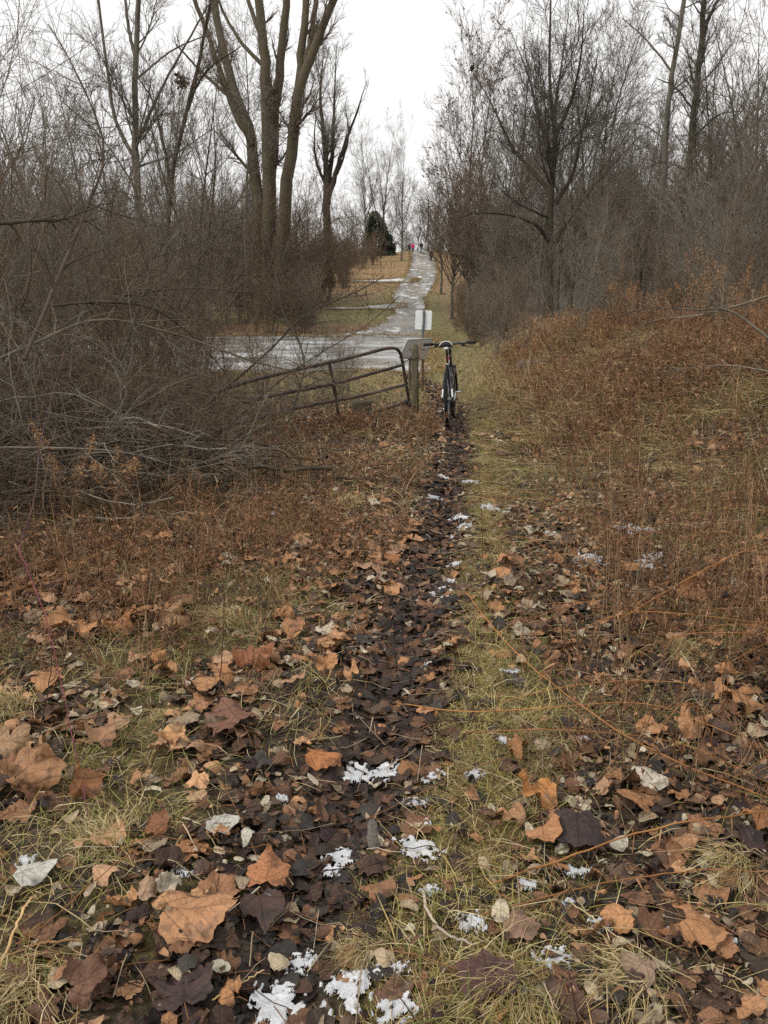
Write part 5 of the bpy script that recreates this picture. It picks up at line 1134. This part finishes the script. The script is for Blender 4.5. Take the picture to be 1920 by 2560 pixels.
# ------------------------------------------------------------------ gate, post, signs, boulder
M_rust=material('rusty_steel',rough=.7,spec=.3,nscale=9,nmix=.45,bump=.3,bscale=60,base=(.055,.038,.032),c2=(.10,.062,.045))
M_wood=material('weathered_wood',rough=.85,spec=.15,nscale=7,nmix=.4,bump=.9,bscale=22,stretch=(4,4,.35),base=(.15,.125,.085),c2=(.11,.105,.06))
M_galv=material('galvanised_steel',rough=.5,spec=.4,nscale=14,nmix=.15,base=(.16,.17,.17),metal=.0)
M_white=material('bare_sign_back',rough=.5,spec=.3,nscale=3,nmix=.05,base=(.80,.83,.84))
M_panel=material('dull_panel',rough=.6,spec=.3,nscale=5,nmix=.2,base=(.145,.135,.112))
M_edge=material('panel_edge',rough=.5,base=(.42,.41,.37),nscale=5,nmix=.08)
M_iron=material('black_iron',rough=.5,base=(.02,.018,.018),nmix=.2)
def gate():
    Yr,Yl=12.35,8.6
    TR=at(985,872,Yr); 
    def pt(px,py,Y): return at(px,py,Y)
    root=empty('farm_gate', G(at(1020,1000,12.3)[0],12.3))
    o=np.array(root.location)
    mb=MB(); tr=.024
    # frame: bottom of the end upright, up, round corner, along the top rail to the left
    end=[pt(1023,1003,12.35),pt(1014,950,12.35),pt(1006,905,12.35),pt(1001,884,12.34),pt(992,873,12.3),pt(978,870,12.2),pt(958,873,12.05)]
    top=[pt(880,893,11.4),pt(800,911,10.8),pt(700,934,10.1),pt(610,957,9.5),pt(520,985,8.9)]
    tubes(mb,bez(np.array(end+top)-o,60),np.full(60,tr),10,cap=True); mb.build('gate_frame',M_rust,root)
    rails=[[(1008,912,12.33),(900,942,11.5),(800,966,10.8),(700,985,10.1),(600,1008,9.4),(510,1032,8.8)],[(1015,962,12.34),(900,990,11.5),(800,1008,10.8),(700,1030,10.1),(600,1058,9.4),(510,1088,8.8)],[(1022,1004,12.35),(900,1040,11.5),(800,1056,10.8),(700,1080,10.1),(600,1105,9.4)]]
    for r_ in rails:
        mb=MB(); q=bez([pt(*p)-o for p in r_],30); tubes(mb,q,np.full(30,tr*.95),8,cap=True); mb.build('rail',M_rust,root)
    mb=MB(); tubes(mb,bez([pt(823,907,11.0)-o,pt(834,960,11.02)-o,pt(848,1045,11.05)-o],10),np.full(10,tr*.95),8,cap=True); mb.build('brace',M_rust,root)
    mb=MB(); tubes(mb,bez([pt(1010,1006,12.3)-o,pt(1030,1012,12.3)-o],4),np.full(4,.045),10,cap=True); mb.build('hinge_pin',M_iron,root)
    tag(root,'rusty tubular farm gate sagging open beside the weathered post','gate')
gate()
def post():
    b=G(at(1038,1000,12.0)[0],12.0,-.05); root=empty('wooden_post',b); Ht=at(1035,863,12.0)[2]-b[2]
    mb=MB(); n=14; z=np.linspace(0,Ht,n); rng=np.random.default_rng(4); V=[]; kk=12
    th=np.arange(kk)*2*np.pi/kk+.2
    for i in range(n):
        sq=.053*(1/np.maximum(np.abs(np.cos(th)),np.abs(np.sin(th))))**.6*(1+.04*rng.normal(size=kk)); sq*=(1.08-.12*i/n)
        zt=z[i]+(.035*np.cos(th+2.4) if i==n-1 else 0)
        V.append(np.stack([np.cos(th)*sq-.012*i/n,np.sin(th)*sq,zt+0*th],-1))
    V=np.concatenate(V+[[[-.012,0,Ht+.005]]]); idx=np.arange(n*kk).reshape(n,kk); a=idx[:-1];c=idx[1:]
    F=np.stack([a,np.roll(a,-1,1),np.roll(c,-1,1),c],-1).reshape(-1,4); F3=[(idx[-1,j],idx[-1,(j+1)%kk],n*kk) for j in range(kk)]
    mb.add(V,F,F3); mb.build('timber',M_wood,root)
    mb=MB(); zz=at(1030,896,12.0)[2]-b[2]; t=np.linspace(0,2*np.pi,24); tubes(mb,np.stack([.068*np.cos(t)-.01,.068*np.sin(t),zz+.012*np.cos(t)],-1),np.full(24,.006),6); mb.build('wire_band',M_iron,root)
    tag(root,'weathered square wooden post between gate and bicycle','post')
    # chain from gate to post
    mb=MB(); A=at(1008,906,12.3); B=at(1031,888,12.05); t=np.linspace(0,1,9); 
    for i,u in enumerate(t):
        c=A+(B-A)*u-np.array([0,0,.02*math.sin(math.pi*u)]); s_=np.linspace(0,2*np.pi,12); ax=nrm(B-A); up=nrm(np.cross(ax,[0,1,0])) if i%2 else np.array([0,1.,0])
        P=c+ax*.024*np.cos(s_)[:,None]+up*.011*np.sin(s_)[:,None]; tubes(mb,P-A,np.full(12,.004),5)
    o=mb.build('gate_chain',M_iron); o.location=A; tag(o,'dark chain linking the gate end to the wooden post','chain')
post()
def signs():
    Y=16.5; b=G(at(1058,1000,Y)[0],Y,-.1); root=empty('sign_post',b)
    P=[at(1060,776,Y)-b,at(1060,800,Y)-b,at(1057,846,Y)-b]; P=[np.array([0.0,0,0])]+[P[2],P[1],P[0]]
    mb=MB(); q=bez(P,14)
    # flanged U-channel post
    prof=np.array([(-.034,-.004),(-.018,-.004),(-.012,-.026),(.012,-.026),(.018,-.004),(.034,-.004),(.034,.0),(-.034,.0)])
    V=np.concatenate([p+np.stack([prof[:,0]*.75,prof[:,1],0*prof[:,0]],-1) for p in q]); n=len(prof); idx=np.arange(14*n).reshape(14,n); a=idx[:-1];c=idx[1:]
    mb.add(V,np.stack([a,np.roll(a,-1,1),np.roll(c,-1,1),c],-1).reshape(-1,4)); o=mb.build('channel_post',M_galv,root,smooth=False)
    # sign plate with rounded corners
    W=40*Y/F_PX; H_=46*Y/F_PX; r=.03; pts=[]
    for cx,cy,a0 in ((W/2-r,H_/2-r,0),(-W/2+r,H_/2-r,90),(-W/2+r,-H_/2+r,180),(W/2-r,-H_/2+r,270)):
        for k in range(6): a_=math.radians(a0+18*k); pts.append((cx+r*math.cos(a_),cy+r*math.sin(a_)))
    c=at(1058.5,800,Y)-b; n=len(pts); V=[(x,.012,y) for x,y in pts]+[(x,.018,y) for x,y in pts]+[(0,.012,0),(0,.018,0)]
    F4=[(j,(j+1)%n,n+(j+1)%n,n+j) for j in range(n)]; F3=[((j+1)%n,j,2*n) for j in range(n)]+[(n+j,n+(j+1)%n,2*n+1) for j in range(n)]
    Rm=rotm('Y',.04)@rotm('Z',-.1); mb=MB(); mb.add(np.array(V)@Rm.T+c,F4,F3); mb.build('sign_plate',M_white,root,smooth=False)
    mb=MB()
    for dz in (.12,-.12): lathe(mb,[(0,-.036),(.009,-.036),(.009,-.028),(.005,-.026)],c+np.array([0,0,dz]),'Y',8)
    mb.build('bolts',M_iron,root)
    tag(root,'back of a small white sign on a thin steel post behind the bicycle','sign')
    # low tilted board seen from behind
    Y=15.2; A=at(1019,849,Y+.05); B=at(1083,846,Y+.35); C=at(1062,915,Y-.25); D=at(995,889,Y-.45)
    D=at(1000,888,Y-.3); C=at(1066,893,Y); root=empty('tilted_board',G(at(1040,900,Y)[0],Y)); o=np.array(root.location)
    D=D+(D-A)*.12; C=C+(C-B)*.12
    nrmv=nrm(np.cross(B-A,D-A)); th=.025
    q=[A,B,C,D]; V=[p-o for p in q]+[p-o+nrmv*th for p in q]
    mb=MB(); mb.add(V,[(0,1,2,3),(7,6,5,4),(0,4,5,1),(1,5,6,2),(2,6,7,3),(3,7,4,0)]); mb.build('panel',M_panel,root,smooth=False)
    mb=MB(); tubes(mb,np.array([A-o,B-o]),np.full(2,.012),6,cap=True); tubes(mb,np.array([A-o,D-o]),np.full(2,.009),6,cap=True); mb.build('edge_trim',M_edge,root)
    for px in (.25,.75):
        mb=MB(); tp=(A+(B-A)*px)*.5+(D+(C-D)*px)*.5-o; tubes(mb,np.array([tp,[tp[0],tp[1]+.05,float(height(tp[0]+o[0],tp[1]+o[1]))-o[2]-.1]]),np.full(2,.025),6); mb.build('leg',M_wood,root)
    tag(root,'low grey-brown board tilted back, half hidden behind the wooden post','board')
signs()
def boulder(name,px,py,Y,r,label,col,sq=(1,.8,.6),seed=1,mat=None):
    import bmesh
    bm=bmesh.new(); bmesh.ops.create_icosphere(bm,subdivisions=4,radius=1); rng=np.random.default_rng(seed)
    V=np.array([v.co[:] for v in bm.verts]); F=[[v.index for v in f.verts] for f in bm.faces]; bm.free()
    k=1+.28*(fbm(V[:,0]+V[:,2]*.7,V[:,1]-V[:,2]*.5,1.6,4)-.5)*2; V=V*k[:,None]*np.array(sq)*r
    p=at(px,py,Y); b=G(p[0],Y); mb=MB(); mb.add(V,None,F,col); o=mb.build(name,mat or M_stone); o.location=b+np.array([0,0,r*.18]); return tag(o,label,'rock')
M_stone=material('stone',rough=.85,spec=.2,nscale=6,nmix=.35,bump=.6,bscale=30)
boulder('boulder',1335,838,15.0,.26,'grey boulder half buried on the bank crest, right of the bicycle',(.14,.12,.10),sq=(1,.7,.5),seed=3)
# old stump behind the gate
def stump():
    b=G(at(905,1040,11.9)[0],11.9); mb=MB(); rng=np.random.default_rng(2)
    prof=[(.155,-.05),(.15,.05),(.14,.15),(.145,.22),(.13,.245),(.07,.24),(.0,.235)]; lathe(mb,prof,(0,0,0),'Z',16); V=mb.V[0]; V*=1+rng.normal(0,.03,V.shape)
    mb.C[0][:]=(.09,.075,.05); o=mb.build('stump',M_stone); o.location=b; tag(o,'low round old stump in the grass under the gate rails','stump')
stump()
# lamp pole on the crest
def pole():
    Y=149; b=G(at(1070,600,Y)[0],Y); root=empty('lamp_pole',b); H=at(1072,498,Y)[2]-b[2]
    mb=MB(); tubes(mb,bez([(0,0,-.2),(0,0,H)],8),np.linspace(.13,.10,8),10,cap=True); mb.build('pole',M_bark_dark,root)
    mb=MB(); tubes(mb,bez([(0,0,H-.15),(-.6,0,H-.05),(-1.2,0,H-.1)],8),np.full(8,.05),6); mb.build('arm',M_galv,root)
    mb=MB(); box(mb,(-1.35,0,H-.12),(.55,.28,.16),bev=.04); mb.build('lamp_head',M_galv,root)
    tag(root,'tall thin lamp pole with a short arm on the crest of the road','lamp pole')
pole()

# ------------------------------------------------------------------ bicycle
M_tyre=material('tyre_rubber',rough=.75,spec=.2,base=(.018,.018,.019),nscale=20,nmix=.3)
M_black=material('black_paint',rough=.28,spec=.5,base=(.016,.018,.02),nscale=5,nmix=.1)
M_rubber=material('grip_rubber',rough=.7,base=(.012,.012,.013),nscale=20,nmix=.2)
M_met=material('bare_alloy',rough=.35,spec=.5,base=(.45,.46,.47),metal=.85,nscale=20,nmix=.1)
M_dec=material('white_decal',rough=.4,base=(.78,.78,.76),nscale=20,nmix=.05)
M_red=material('red_decal',rough=.4,base=(.50,.045,.05),nscale=20,nmix=.1)
M_seat=material('saddle_cover',rough=.5,base=(.02,.02,.022),nscale=20,nmix=.2)
def bicycle():
    p=hit(1121,1071); p[2]+=.008; root=empty('bicycle',p); root.scale=(1.06,1.06,1.07); root.rotation_mode='ZXY'
    root.rotation_euler=(0,math.radians(-3.2),math.radians(-8.0))
    rw=.345; tw=.021
    def tb(name,pts,r,mat=M_black,k=8,n=None,par=root,cap=True):
        mb=MB(); q=bez(pts,n or 12) if len(pts)>2 else np.linspace(np.array(pts[0],float),np.array(pts[1],float),n or 5)
        r=np.interp(np.linspace(0,1,len(q)),np.linspace(0,1,len(np.atleast_1d(r))),np.atleast_1d(r)); tubes(mb,q,r,k,cap=cap); return mb.build(name,mat,par)
    def wheel(cy,steer=0):
        we=bpy.data.objects.new('wheel',None); COL.objects.link(we); we.parent=root; we.location=(0,cy,rw); we.rotation_euler=(0,0,steer)
        t=np.linspace(0,2*np.pi,65)
        mb=MB(); c=np.stack([0*t,(rw-tw)*np.cos(t),(rw-tw)*np.sin(t)],-1)
        tubes(mb,c,np.full(65,tw),10)
        for s in (-.009,.0,.009):       # tread knobs
            for k in range(84):
                a=2*np.pi*(k+.5*(s==0))/84; box(mb,(s,(rw-.001)*math.cos(a),(rw-.001)*math.sin(a)),(.006,.012,.005),rotm('X',a-math.pi/2))
        mb.build('tyre',M_tyre,we)
        mb=MB(); ri=rw-2*tw-.004; prof=[(ri-.008,-.008),(ri+.008,-.012),(ri+.008,.012),(ri-.008,.008),(ri-.008,-.008)]; lathe(mb,prof,(0,0,0),'X',48); mb.build('rim',M_black,we,smooth=False)
        mb=MB(); P=[]
        for k in range(32):
            a=2*np.pi*k/32; b_=a+(.55 if k%4<2 else -.55); s=.026 if k%2 else -.026
            P.append([[s,.02*math.cos(b_),.02*math.sin(b_)],[0,ri*math.cos(a),ri*math.sin(a)]])
        tubes(mb,np.array(P),np.full((32,2),.0012),4); mb.build('spokes',M_met,we)
        mb=MB(); lathe(mb,[(0,-.055),(.012,-.055),(.012,-.03),(.024,-.028),(.016,-.018),(.016,.018),(.024,.028),(.012,.03),(.012,.055),(0,.055)],(0,0,0),'X',16); mb.build('hub',M_black,we)
        mb=MB(); lathe(mb,[(.02,-.038),(.08,-.038),(.08,-.036),(.02,-.036)],(0,0,0),'X',28); mb.build('brake_disc',M_met,we)
        return we
    wheel(0); wheel(1.07,0)
    BB=(0,.43,.285); SC=(0,.28,.76); HT=(0,.83,.845); HB=(0,.885,.70)
    tb('seat_tube',[BB,SC],.0165); tb('top_tube',[SC,(0,.55,.83),HT],[.016,.019]); tb('down_tube',[BB,HB],[.02,.023]); tb('head_tube',[(0,.885,.685),(0,.825,.865)],.022)
    for s in (-1,1):
        tb('chain_stay',[(.02*s,.40,.285),(.035*s,.32,.29),(.058*s,.1,.335),(.062*s,.0,.345)],[.011,.009])
        ss=tb('seat_stay',[(.062*s,.0,.35),(.056*s,.10,.50),(.036*s,.20,.66),(.012*s,.275,.745)],[.009,.0085,.0085,.008])
        tb('stay_decal',[(.0635*s,-.004,.375),(.060*s,.045,.43),(.058*s,.075,.47)],[.0105,.0105],M_dec,par=ss)
    for s in (-1,1):
        tb('fork_leg',[(.062*s,1.068,.345),(.062*s,1.04,.42),(.060*s,.965,.60)],[.019,.018,.018]); tb('fork_stanchion',[(.060*s,.965,.59),(.058*s,.915,.695)],.014,M_met)
    tb('fork_crown',[(-.07,.912,.69),(.07,.912,.69)],.02)
    tb('seat_post',[SC,(0,.235,.955)],.0145,M_met if False else M_black)
    mb=MB(); lathe(mb,[(.016,-.012),(.022,-.010),(.022,.012),(.016,.014)],SC,'Z',14); mb.build('seat_clamp',M_met,root)
    # saddle: lofted rounded shell, wide at the back
    mb=MB(); ny,nx=16,15; V=[]
    for i in range(ny):
        v=i/(ny-1); yy=.065+.27*v; hw=.082*(1-v)**.9*(1 if v>.06 else .82+3*v)+.020; hw=min(hw,.082)
        for j in range(nx):
            u=-1+2*j/(nx-1); zz=1.055-.052*abs(u)**2.3-.018*v*(1-v)*3+.012*v - (.03*(1-v/.08)**2 if v<.08 else 0); V.append((hw*np.sign(u)*abs(u)**.85,yy,zz))
    for i in range(ny):
        v=i/(ny-1); yy=.065+.27*v; hw=(.082*(1-v)**.9+.020)*.8
        for j in range(nx): u=-1+2*j/(nx-1); V.append((min(hw,.07)*u,yy+(.01 if i==0 else 0),.985+.02*abs(u)*0))
    idx=np.arange(2*ny*nx).reshape(2,ny,nx); F=[]
    for i in range(ny-1):
        for j in range(nx-1): F.append((idx[0,i,j],idx[0,i,j+1],idx[0,i+1,j+1],idx[0,i+1,j])); F.append((idx[1,i,j+1],idx[1,i,j],idx[1,i+1,j],idx[1,i+1,j+1]))
        F.append((idx[0,i,0],idx[0,i+1,0],idx[1,i+1,0],idx[1,i,0])); F.append((idx[0,i+1,-1],idx[0,i,-1],idx[1,i,-1],idx[1,i+1,-1]))
    for j in range(nx-1): F.append((idx[0,0,j+1],idx[0,0,j],idx[1,0,j],idx[1,0,j+1])); F.append((idx[0,-1,j],idx[0,-1,j+1],idx[1,-1,j+1],idx[1,-1,j]))
    mb.add(V,F); sad=mb.build('saddle',M_seat,root)
    u=np.linspace(-1,1,19); P=np.stack([.080*np.sign(u)*abs(u)**.85,.073+0*u,1.056-.050*abs(u)**2.3],-1); P[:,1]+=0.004; mb=MB(); tubes(mb,P,np.full(19,.0062),6,cap=True); mb.build('saddle_trim',M_dec,sad)
    tb('saddle_rails',[(-.022,.12,.985),(-.022,.22,.972),(-.022,.29,.99)],.004,M_met,par=sad)
    mb=MB(); box(mb,(0,.075,.972),(.055,.02,.028),bev=.007); mb.build('rear_reflector',M_dec,root)
    # bars
    tb('stem',[(0,.825,.865),(0,.815,.93),(0,.86,.985)],[.018,.018,.016])
    bar=tb('handlebar',[(-.34,.80,.995),(-.2,.845,.995),(-.06,.868,.985),(.06,.868,.985),(.2,.845,.995),(.34,.80,.995)],.0135,n=30)
    for s in (-1,1):
        tb('grip',[(.345*s,.799,.995),(.225*s,.838,.995)],.018,M_rubber,k=10)
        bl=tb('brake_lever',[(.17*s,.872,.975),(.20*s,.905,.955),(.25*s,.90,.94),(.315*s,.872,.925)],[.008,.006,.0045],M_black)
        mb=MB(); box(mb,(.175*s,.865,.972),(.05,.045,.045),bev=.012); mb.build('shifter',M_black,root)
    tb('brake_cable',[(-.18,.89,.965),(-.1,.97,1.0),(0,.96,.93),(.01,.88,.80)],.0028,M_rubber,k=5,n=20); tb('shift_cable',[(.18,.89,.965),(.1,.98,1.0),(.02,.96,.90),(0,.90,.78)],.0028,M_rubber,k=5,n=20)
    # drivetrain on the right
    mb=MB(); 
    for r,x in ((.092,.048),(.074,.041)): lathe(mb,[(r-.018,x-.0015),(r,x-.0015),(r,x+.0015),(r-.018,x+.0015),(r-.018,x-.0015)],(0,.43,.285),'X',40)
    for k in range(4):
        a=k*math.pi/2+.4; tubes(mb,np.array([(.046,.43,.285),(.046,.43+.075*math.cos(a),.285+.075*math.sin(a))]),np.full(2,.007),6)
    mb.build('chainring',M_black,root)
    mb=MB()
    for k in range(8): r=.055-.0045*k; lathe(mb,[(r-.01,.018+.0045*k),(r,.018+.0045*k),(r,.0195+.0045*k),(r-.01,.0195+.0045*k)],(0,0,.345),'X',28)
    mb.build('cassette',M_met,root)
    tb('chain',[(.045,.43,.377),(.042,.2,.39),(.040,.0,.398)],.004,M_iron,k=6); tb('chain',[(.045,.43,.193),(.045,.2,.20),(.045,.03,.205)],.004,M_iron,k=6)
    tb('derailleur',[(.07,.0,.335),(.078,.01,.28),(.06,.03,.245),(.05,.035,.20)],[.012,.016,.014,.012],M_black)
    a1=math.radians(38); ca,sa=math.cos(a1),math.sin(a1)
    for s in (-1,1):
        e=(.075*s,.43+s*.17*ca*1.0,.285+s*.17*sa); cr=tb('crank',[(.058*s,.43,.285),e],[.013,.010],M_met)
        mb=MB(); box(mb,(.118*s,e[1],e[2]),(.085,.06,.016),rotm('X',.2*s),bev=.006); pd=mb.build('pedal',M_black,root)
        mb=MB(); box(mb,(.118*s,e[1]-.033,e[2]-.002),(.06,.006,.012)); mb.build('pedal_reflector',M_dec,pd)
    ks=tb('kickstand',[(-.04,.36,.29),(-.10,.30,.15),(-.185,.25,-.005+.0)],[.009,.008],M_black); 
    mb=MB(); lathe(mb,[(0,-.012),(.016,-.012),(.014,.014),(0,.016)],(-.188,.25,.0),'Z',10); mb.build('foot',M_rubber,ks)
    # decals wrapped round tubes
    tb('red_stripe',[(.003,.272,.80),(.003,.259,.86)],.0158,M_red); tb('white_stripe',[(0,.33,.777),(0,.40,.796)],.0205,M_dec)
    tb('white_stripe',[(0,.395,.40),(0,.37,.48)],.0178,M_dec)
    tag(root,'black mountain bicycle parked upright on the trail, seen from behind','bicycle')
bicycle()

# ------------------------------------------------------------------ walkers and dog on the hill
M_skin=material('skin',rough=.6,base=(.50,.30,.22),nmix=.08); M_cloth=material('cloth',rough=.9,spec=.1,nscale=14,nmix=.15)
M_hair=material('hair',rough=.7)
def skin_body(name,joints,edges,mat,parent,col,sub=1):
    """one continuous surface grown over a skeleton; joint 0 is the root"""
    me=bpy.data.meshes.new(name); me.from_pydata([j[:3] for j in joints],edges,[]); o=bpy.data.objects.new(name,me); COL.objects.link(o)
    m=o.modifiers.new('skin','SKIN'); 
    for v,j in zip(me.skin_vertices[0].data,joints): v.radius=(j[3],j[4] if len(j)>4 else j[3]); v.use_root=False
    me.skin_vertices[0].data[0].use_root=True
    s=o.modifiers.new('sub','SUBSURF'); s.levels=sub; s.render_levels=sub
    dg=bpy.context.evaluated_depsgraph_get(); nm=bpy.data.meshes.new_from_object(o.evaluated_get(dg)); 
    o.modifiers.clear(); o.data=nm; bpy.data.meshes.remove(me); nm.name=name
    ca=nm.color_attributes.new('Col','FLOAT_COLOR','POINT'); ca.data.foreach_set('color',np.tile([*col,1],len(nm.vertices)).astype(np.float32)); nm.materials.clear(); nm.materials.append(mat)
    for p in nm.polygons: p.use_smooth=True
    o.parent=parent; return o
def person(b,h,rz,coat,legs,hair,label,coat_len=.0,step=.12,puff=1.0,lean=0,hat=None):
    root=empty('person',b,rz); k=h/1.75; z=lambda v:v*k
    st=step*k
    J=[(0,0,z(.93),.12*k,.09*k),(0,0,z(1.15),.115*k,.085*k),(0,0,z(1.38),.14*k,.09*k),(0,0,z(1.50),.05*k),(0,.01,z(1.56),.055*k),(0,.015*k,z(1.65),.085*k,.10*k),(0,.01,z(1.73),.06*k),
       (.10*k,0,z(.86),.085*k),(.10*k,st*.6,z(.48),.058*k),(.10*k,st*.7,z(.10),.04*k),(.11*k,st*.7+.12*k,z(.04),.035*k),
       (-.10*k,0,z(.86),.085*k),(-.10*k,-st*.2,z(.48),.058*k),(-.10*k,-st,z(.10),.04*k),(-.11*k,-st+.12*k,z(.04),.035*k),
       (.19*k,0,z(1.40),.055*k),(.25*k,-.03*k,z(1.12),.042*k),(.26*k,.05*k,z(.88),.032*k),(.26*k,.07*k,z(.80),.034*k,.02*k),
       (-.19*k,0,z(1.40),.055*k),(-.25*k,.02*k,z(1.12),.042*k),(-.26*k,.10*k,z(.89),.032*k),(-.26*k,.12*k,z(.81),.034*k,.02*k)]
    if lean: J=[(j[0],j[1]+lean*max(0,j[2]-z(.9)),*j[2:]) for j in J]
    E=[(0,1),(1,2),(2,3),(3,4),(4,5),(5,6),(0,7),(7,8),(8,9),(9,10),(0,11),(11,12),(12,13),(13,14),(2,15),(15,16),(16,17),(17,18),(2,19),(19,20),(20,21),(21,22)]
    skin_body('body',J,E,M_skin,root,(1,1,1))
    # face, fingers
    mb=MB(); hd=np.array(J[5][:3]); 
    for s in (-1,1): lathe(mb,[(0,-.008*k),(.011*k,-.004*k),(.011*k,.004*k),(0,.008*k)],hd+np.array([.032*k*s,.093*k,.015*k]),'Y',8)
    mb.build('eyes',M_iron,root)
    mb=MB(); tubes(mb,bez([hd+np.array([0,.09*k,.01*k]),hd+np.array([0,.118*k,-.022*k]),hd+np.array([0,.092*k,-.03*k])],6),np.full(6,.011*k),6,cap=True); mb.build('nose',M_skin,root)
    mb=MB()
    for w_ in (18,22):
        hp=np.array(J[w_][:3]); s=1 if w_==18 else -1
        for q,l in enumerate((.070,.078,.073,.060)):
            a=hp+np.array([0,(.018-.013*q)*k,-.02*k]); tubes(mb,bez([a,a+np.array([-.004*s,0,-l*.55])*k,a+np.array([-.016*s,0,-l])*k],5),np.full(5,.008*k),5,cap=True)
        a=hp+np.array([0,.028*k,.0]); tubes(mb,bez([a,a+np.array([-.005*s,.022,-.02])*k,a+np.array([-.012*s,.026,-.05])*k],5),np.full(5,.009*k),5,cap=True)
    mb.build('fingers',M_skin,root)
    # coat: torso shell plus sleeves
    zb=.90-coat_len; dy=lambda q: lean*max(0,z(q)-z(.9))
    mb=MB(); n=20; prof=[(zb,.175,.135),(.95,.175,.13),(1.15,.165,.125),(1.32,.20,.135),(1.43,.19,.12),(1.50,.10,.085),(1.54,.075,.075)]; th=np.arange(n)*2*np.pi/n
    V=np.concatenate([np.stack([np.cos(th)*a_*puff*k,np.sin(th)*b_*puff*k+dy(q),0*th+z(q)],-1) for q,a_,b_ in prof]); idx=np.arange(len(prof)*n).reshape(len(prof),n)
    F=np.stack([idx[:-1],np.roll(idx[:-1],-1,1),np.roll(idx[1:],-1,1),idx[1:]],-1).reshape(-1,4); mb.add(V,F,None,coat)
    for q in (15,19): tubes(mb,bez([J[q][:3],J[q+1][:3],J[q+2][:3]],10),np.linspace(.078,.052,10)*k*puff,10,col=coat,cap=True)
    mb.build('coat',M_cloth,root)
    mb=MB()
    for q in (7,11): tubes(mb,bez([(J[q][0],J[q][1],z(.92)),J[q+1][:3],J[q+2][:3]],12),np.linspace(.105,.060,12)*k,12,col=legs,cap=True)
    mb.build('trousers',M_cloth,root)
    mb=MB()
    for q in (10,14): a=np.array(J[q][:3]); tubes(mb,bez([a+np.array([0,-.17,.0])*k,a+np.array([0,-.05,.015])*k,a+np.array([0,.05,-.005])*k],8),np.array([.045,.052,.056,.056,.054,.05,.045,.03])*k,8,col=(.03,.025,.025),cap=True)
    mb.build('shoes',M_cloth,root)
    mb=MB(); n=14; th=np.arange(n)*2*np.pi/n; rr=[(-.02,.102),(.03,.108),(.07,.098),(.10,.072),(.12,.03)]
    V=np.concatenate([np.stack([hd[0]+np.cos(th)*r_*k*.92,hd[1]-.012*k+np.sin(th)*r_*k*(np.where(np.sin(th)>0,.9,1.05)),hd[2]+q*k-(np.sin(th)<0)*.03*k],-1) for q,r_ in rr]); idx=np.arange(5*n).reshape(5,n)
    mb.add(V,np.stack([idx[:-1],np.roll(idx[:-1],-1,1),np.roll(idx[1:],-1,1),idx[1:]],-1).reshape(-1,4),None,hat or hair); mb.build('hat' if hat else 'hair',M_cloth,root)
    return tag(root,label,'person')
def on(px,py,Y): a=at(px,py,Y); return G(a[0],Y,.05)
person(on(1032,633,147),1.50,0,(.62,.045,.16),(.06,.02,.04),(.08,.05,.03),'person in a bright pink coat walking on the crest of the road',coat_len=.18,puff=1.18)
person(on(1023,633,146),1.42,math.pi+.5,(.05,.045,.07),(.015,.015,.03),(.05,.03,.02),'small person in dark clothes striding beside the one in pink',step=.28,lean=-.12)
person(on(1053,634,144),1.80,0,(.022,.026,.02),(.13,.23,.30),(.04,.03,.025),'person in a dark jacket and pale blue jeans on the crest of the road',puff=1.15)
wp=on(1078,655,121); person(wp,1.62,math.pi,(.012,.013,.022),(.035,.022,.018),(.5,.45,.38),'person in a long black coat walking down the right verge with a dog',coat_len=.28,puff=1.1,hat=(.55,.52,.46))
def dog():
    b=G(wp[0]+.1,wp[1]-3.2,.03); root=empty('dog',b,math.pi+.15)
    J=[(0,-.28,.50,.085,.10),(0,0,.50,.095,.115),(0,.25,.52,.10,.13),(0,.42,.64,.06),(0,.52,.74,.062),(0,.62,.72,.04),(0,.70,.70,.028),
       (.07,.27,.40,.045),(.07,.25,.22,.026),(.07,.28,.03,.022),(.07,.32,.02,.022),(-.07,.27,.40,.045),(-.07,.30,.22,.026),(-.07,.36,.03,.022),(-.07,.40,.02,.022),
       (.07,-.28,.40,.06),(.07,-.20,.28,.035),(.07,-.36,.18,.022),(.07,-.32,.03,.02),(.07,-.28,.02,.02),(-.07,-.28,.40,.06),(-.07,-.22,.28,.035),(-.07,-.38,.18,.022),(-.07,-.36,.03,.02),(-.07,-.32,.02,.02),
       (0,-.40,.55,.03),(0,-.52,.66,.02),(0,-.56,.76,.014)]
    E=[(0,1),(1,2),(2,3),(3,4),(4,5),(5,6),(2,7),(7,8),(8,9),(9,10),(2,11),(11,12),(12,13),(13,14),(0,15),(15,16),(16,17),(17,18),(18,19),(0,20),(20,21),(21,22),(22,23),(23,24),(0,25),(25,26),(26,27)]
    skin_body('body',J,E,M_cloth,root,(.58,.50,.38))
    mb=MB()
    for s in (-1,1): tubes(mb,bez([(.035*s,.50,.79),(.055*s,.49,.80),(.07*s,.50,.72)],6),np.array([.012,.022,.026,.024,.018,.006]),6,col=(.30,.2,.12),cap=True)
    mb.build('ears',M_cloth,root); tag(root,'pale cream dog walking just ahead of the person in the long black coat','dog')
dog()
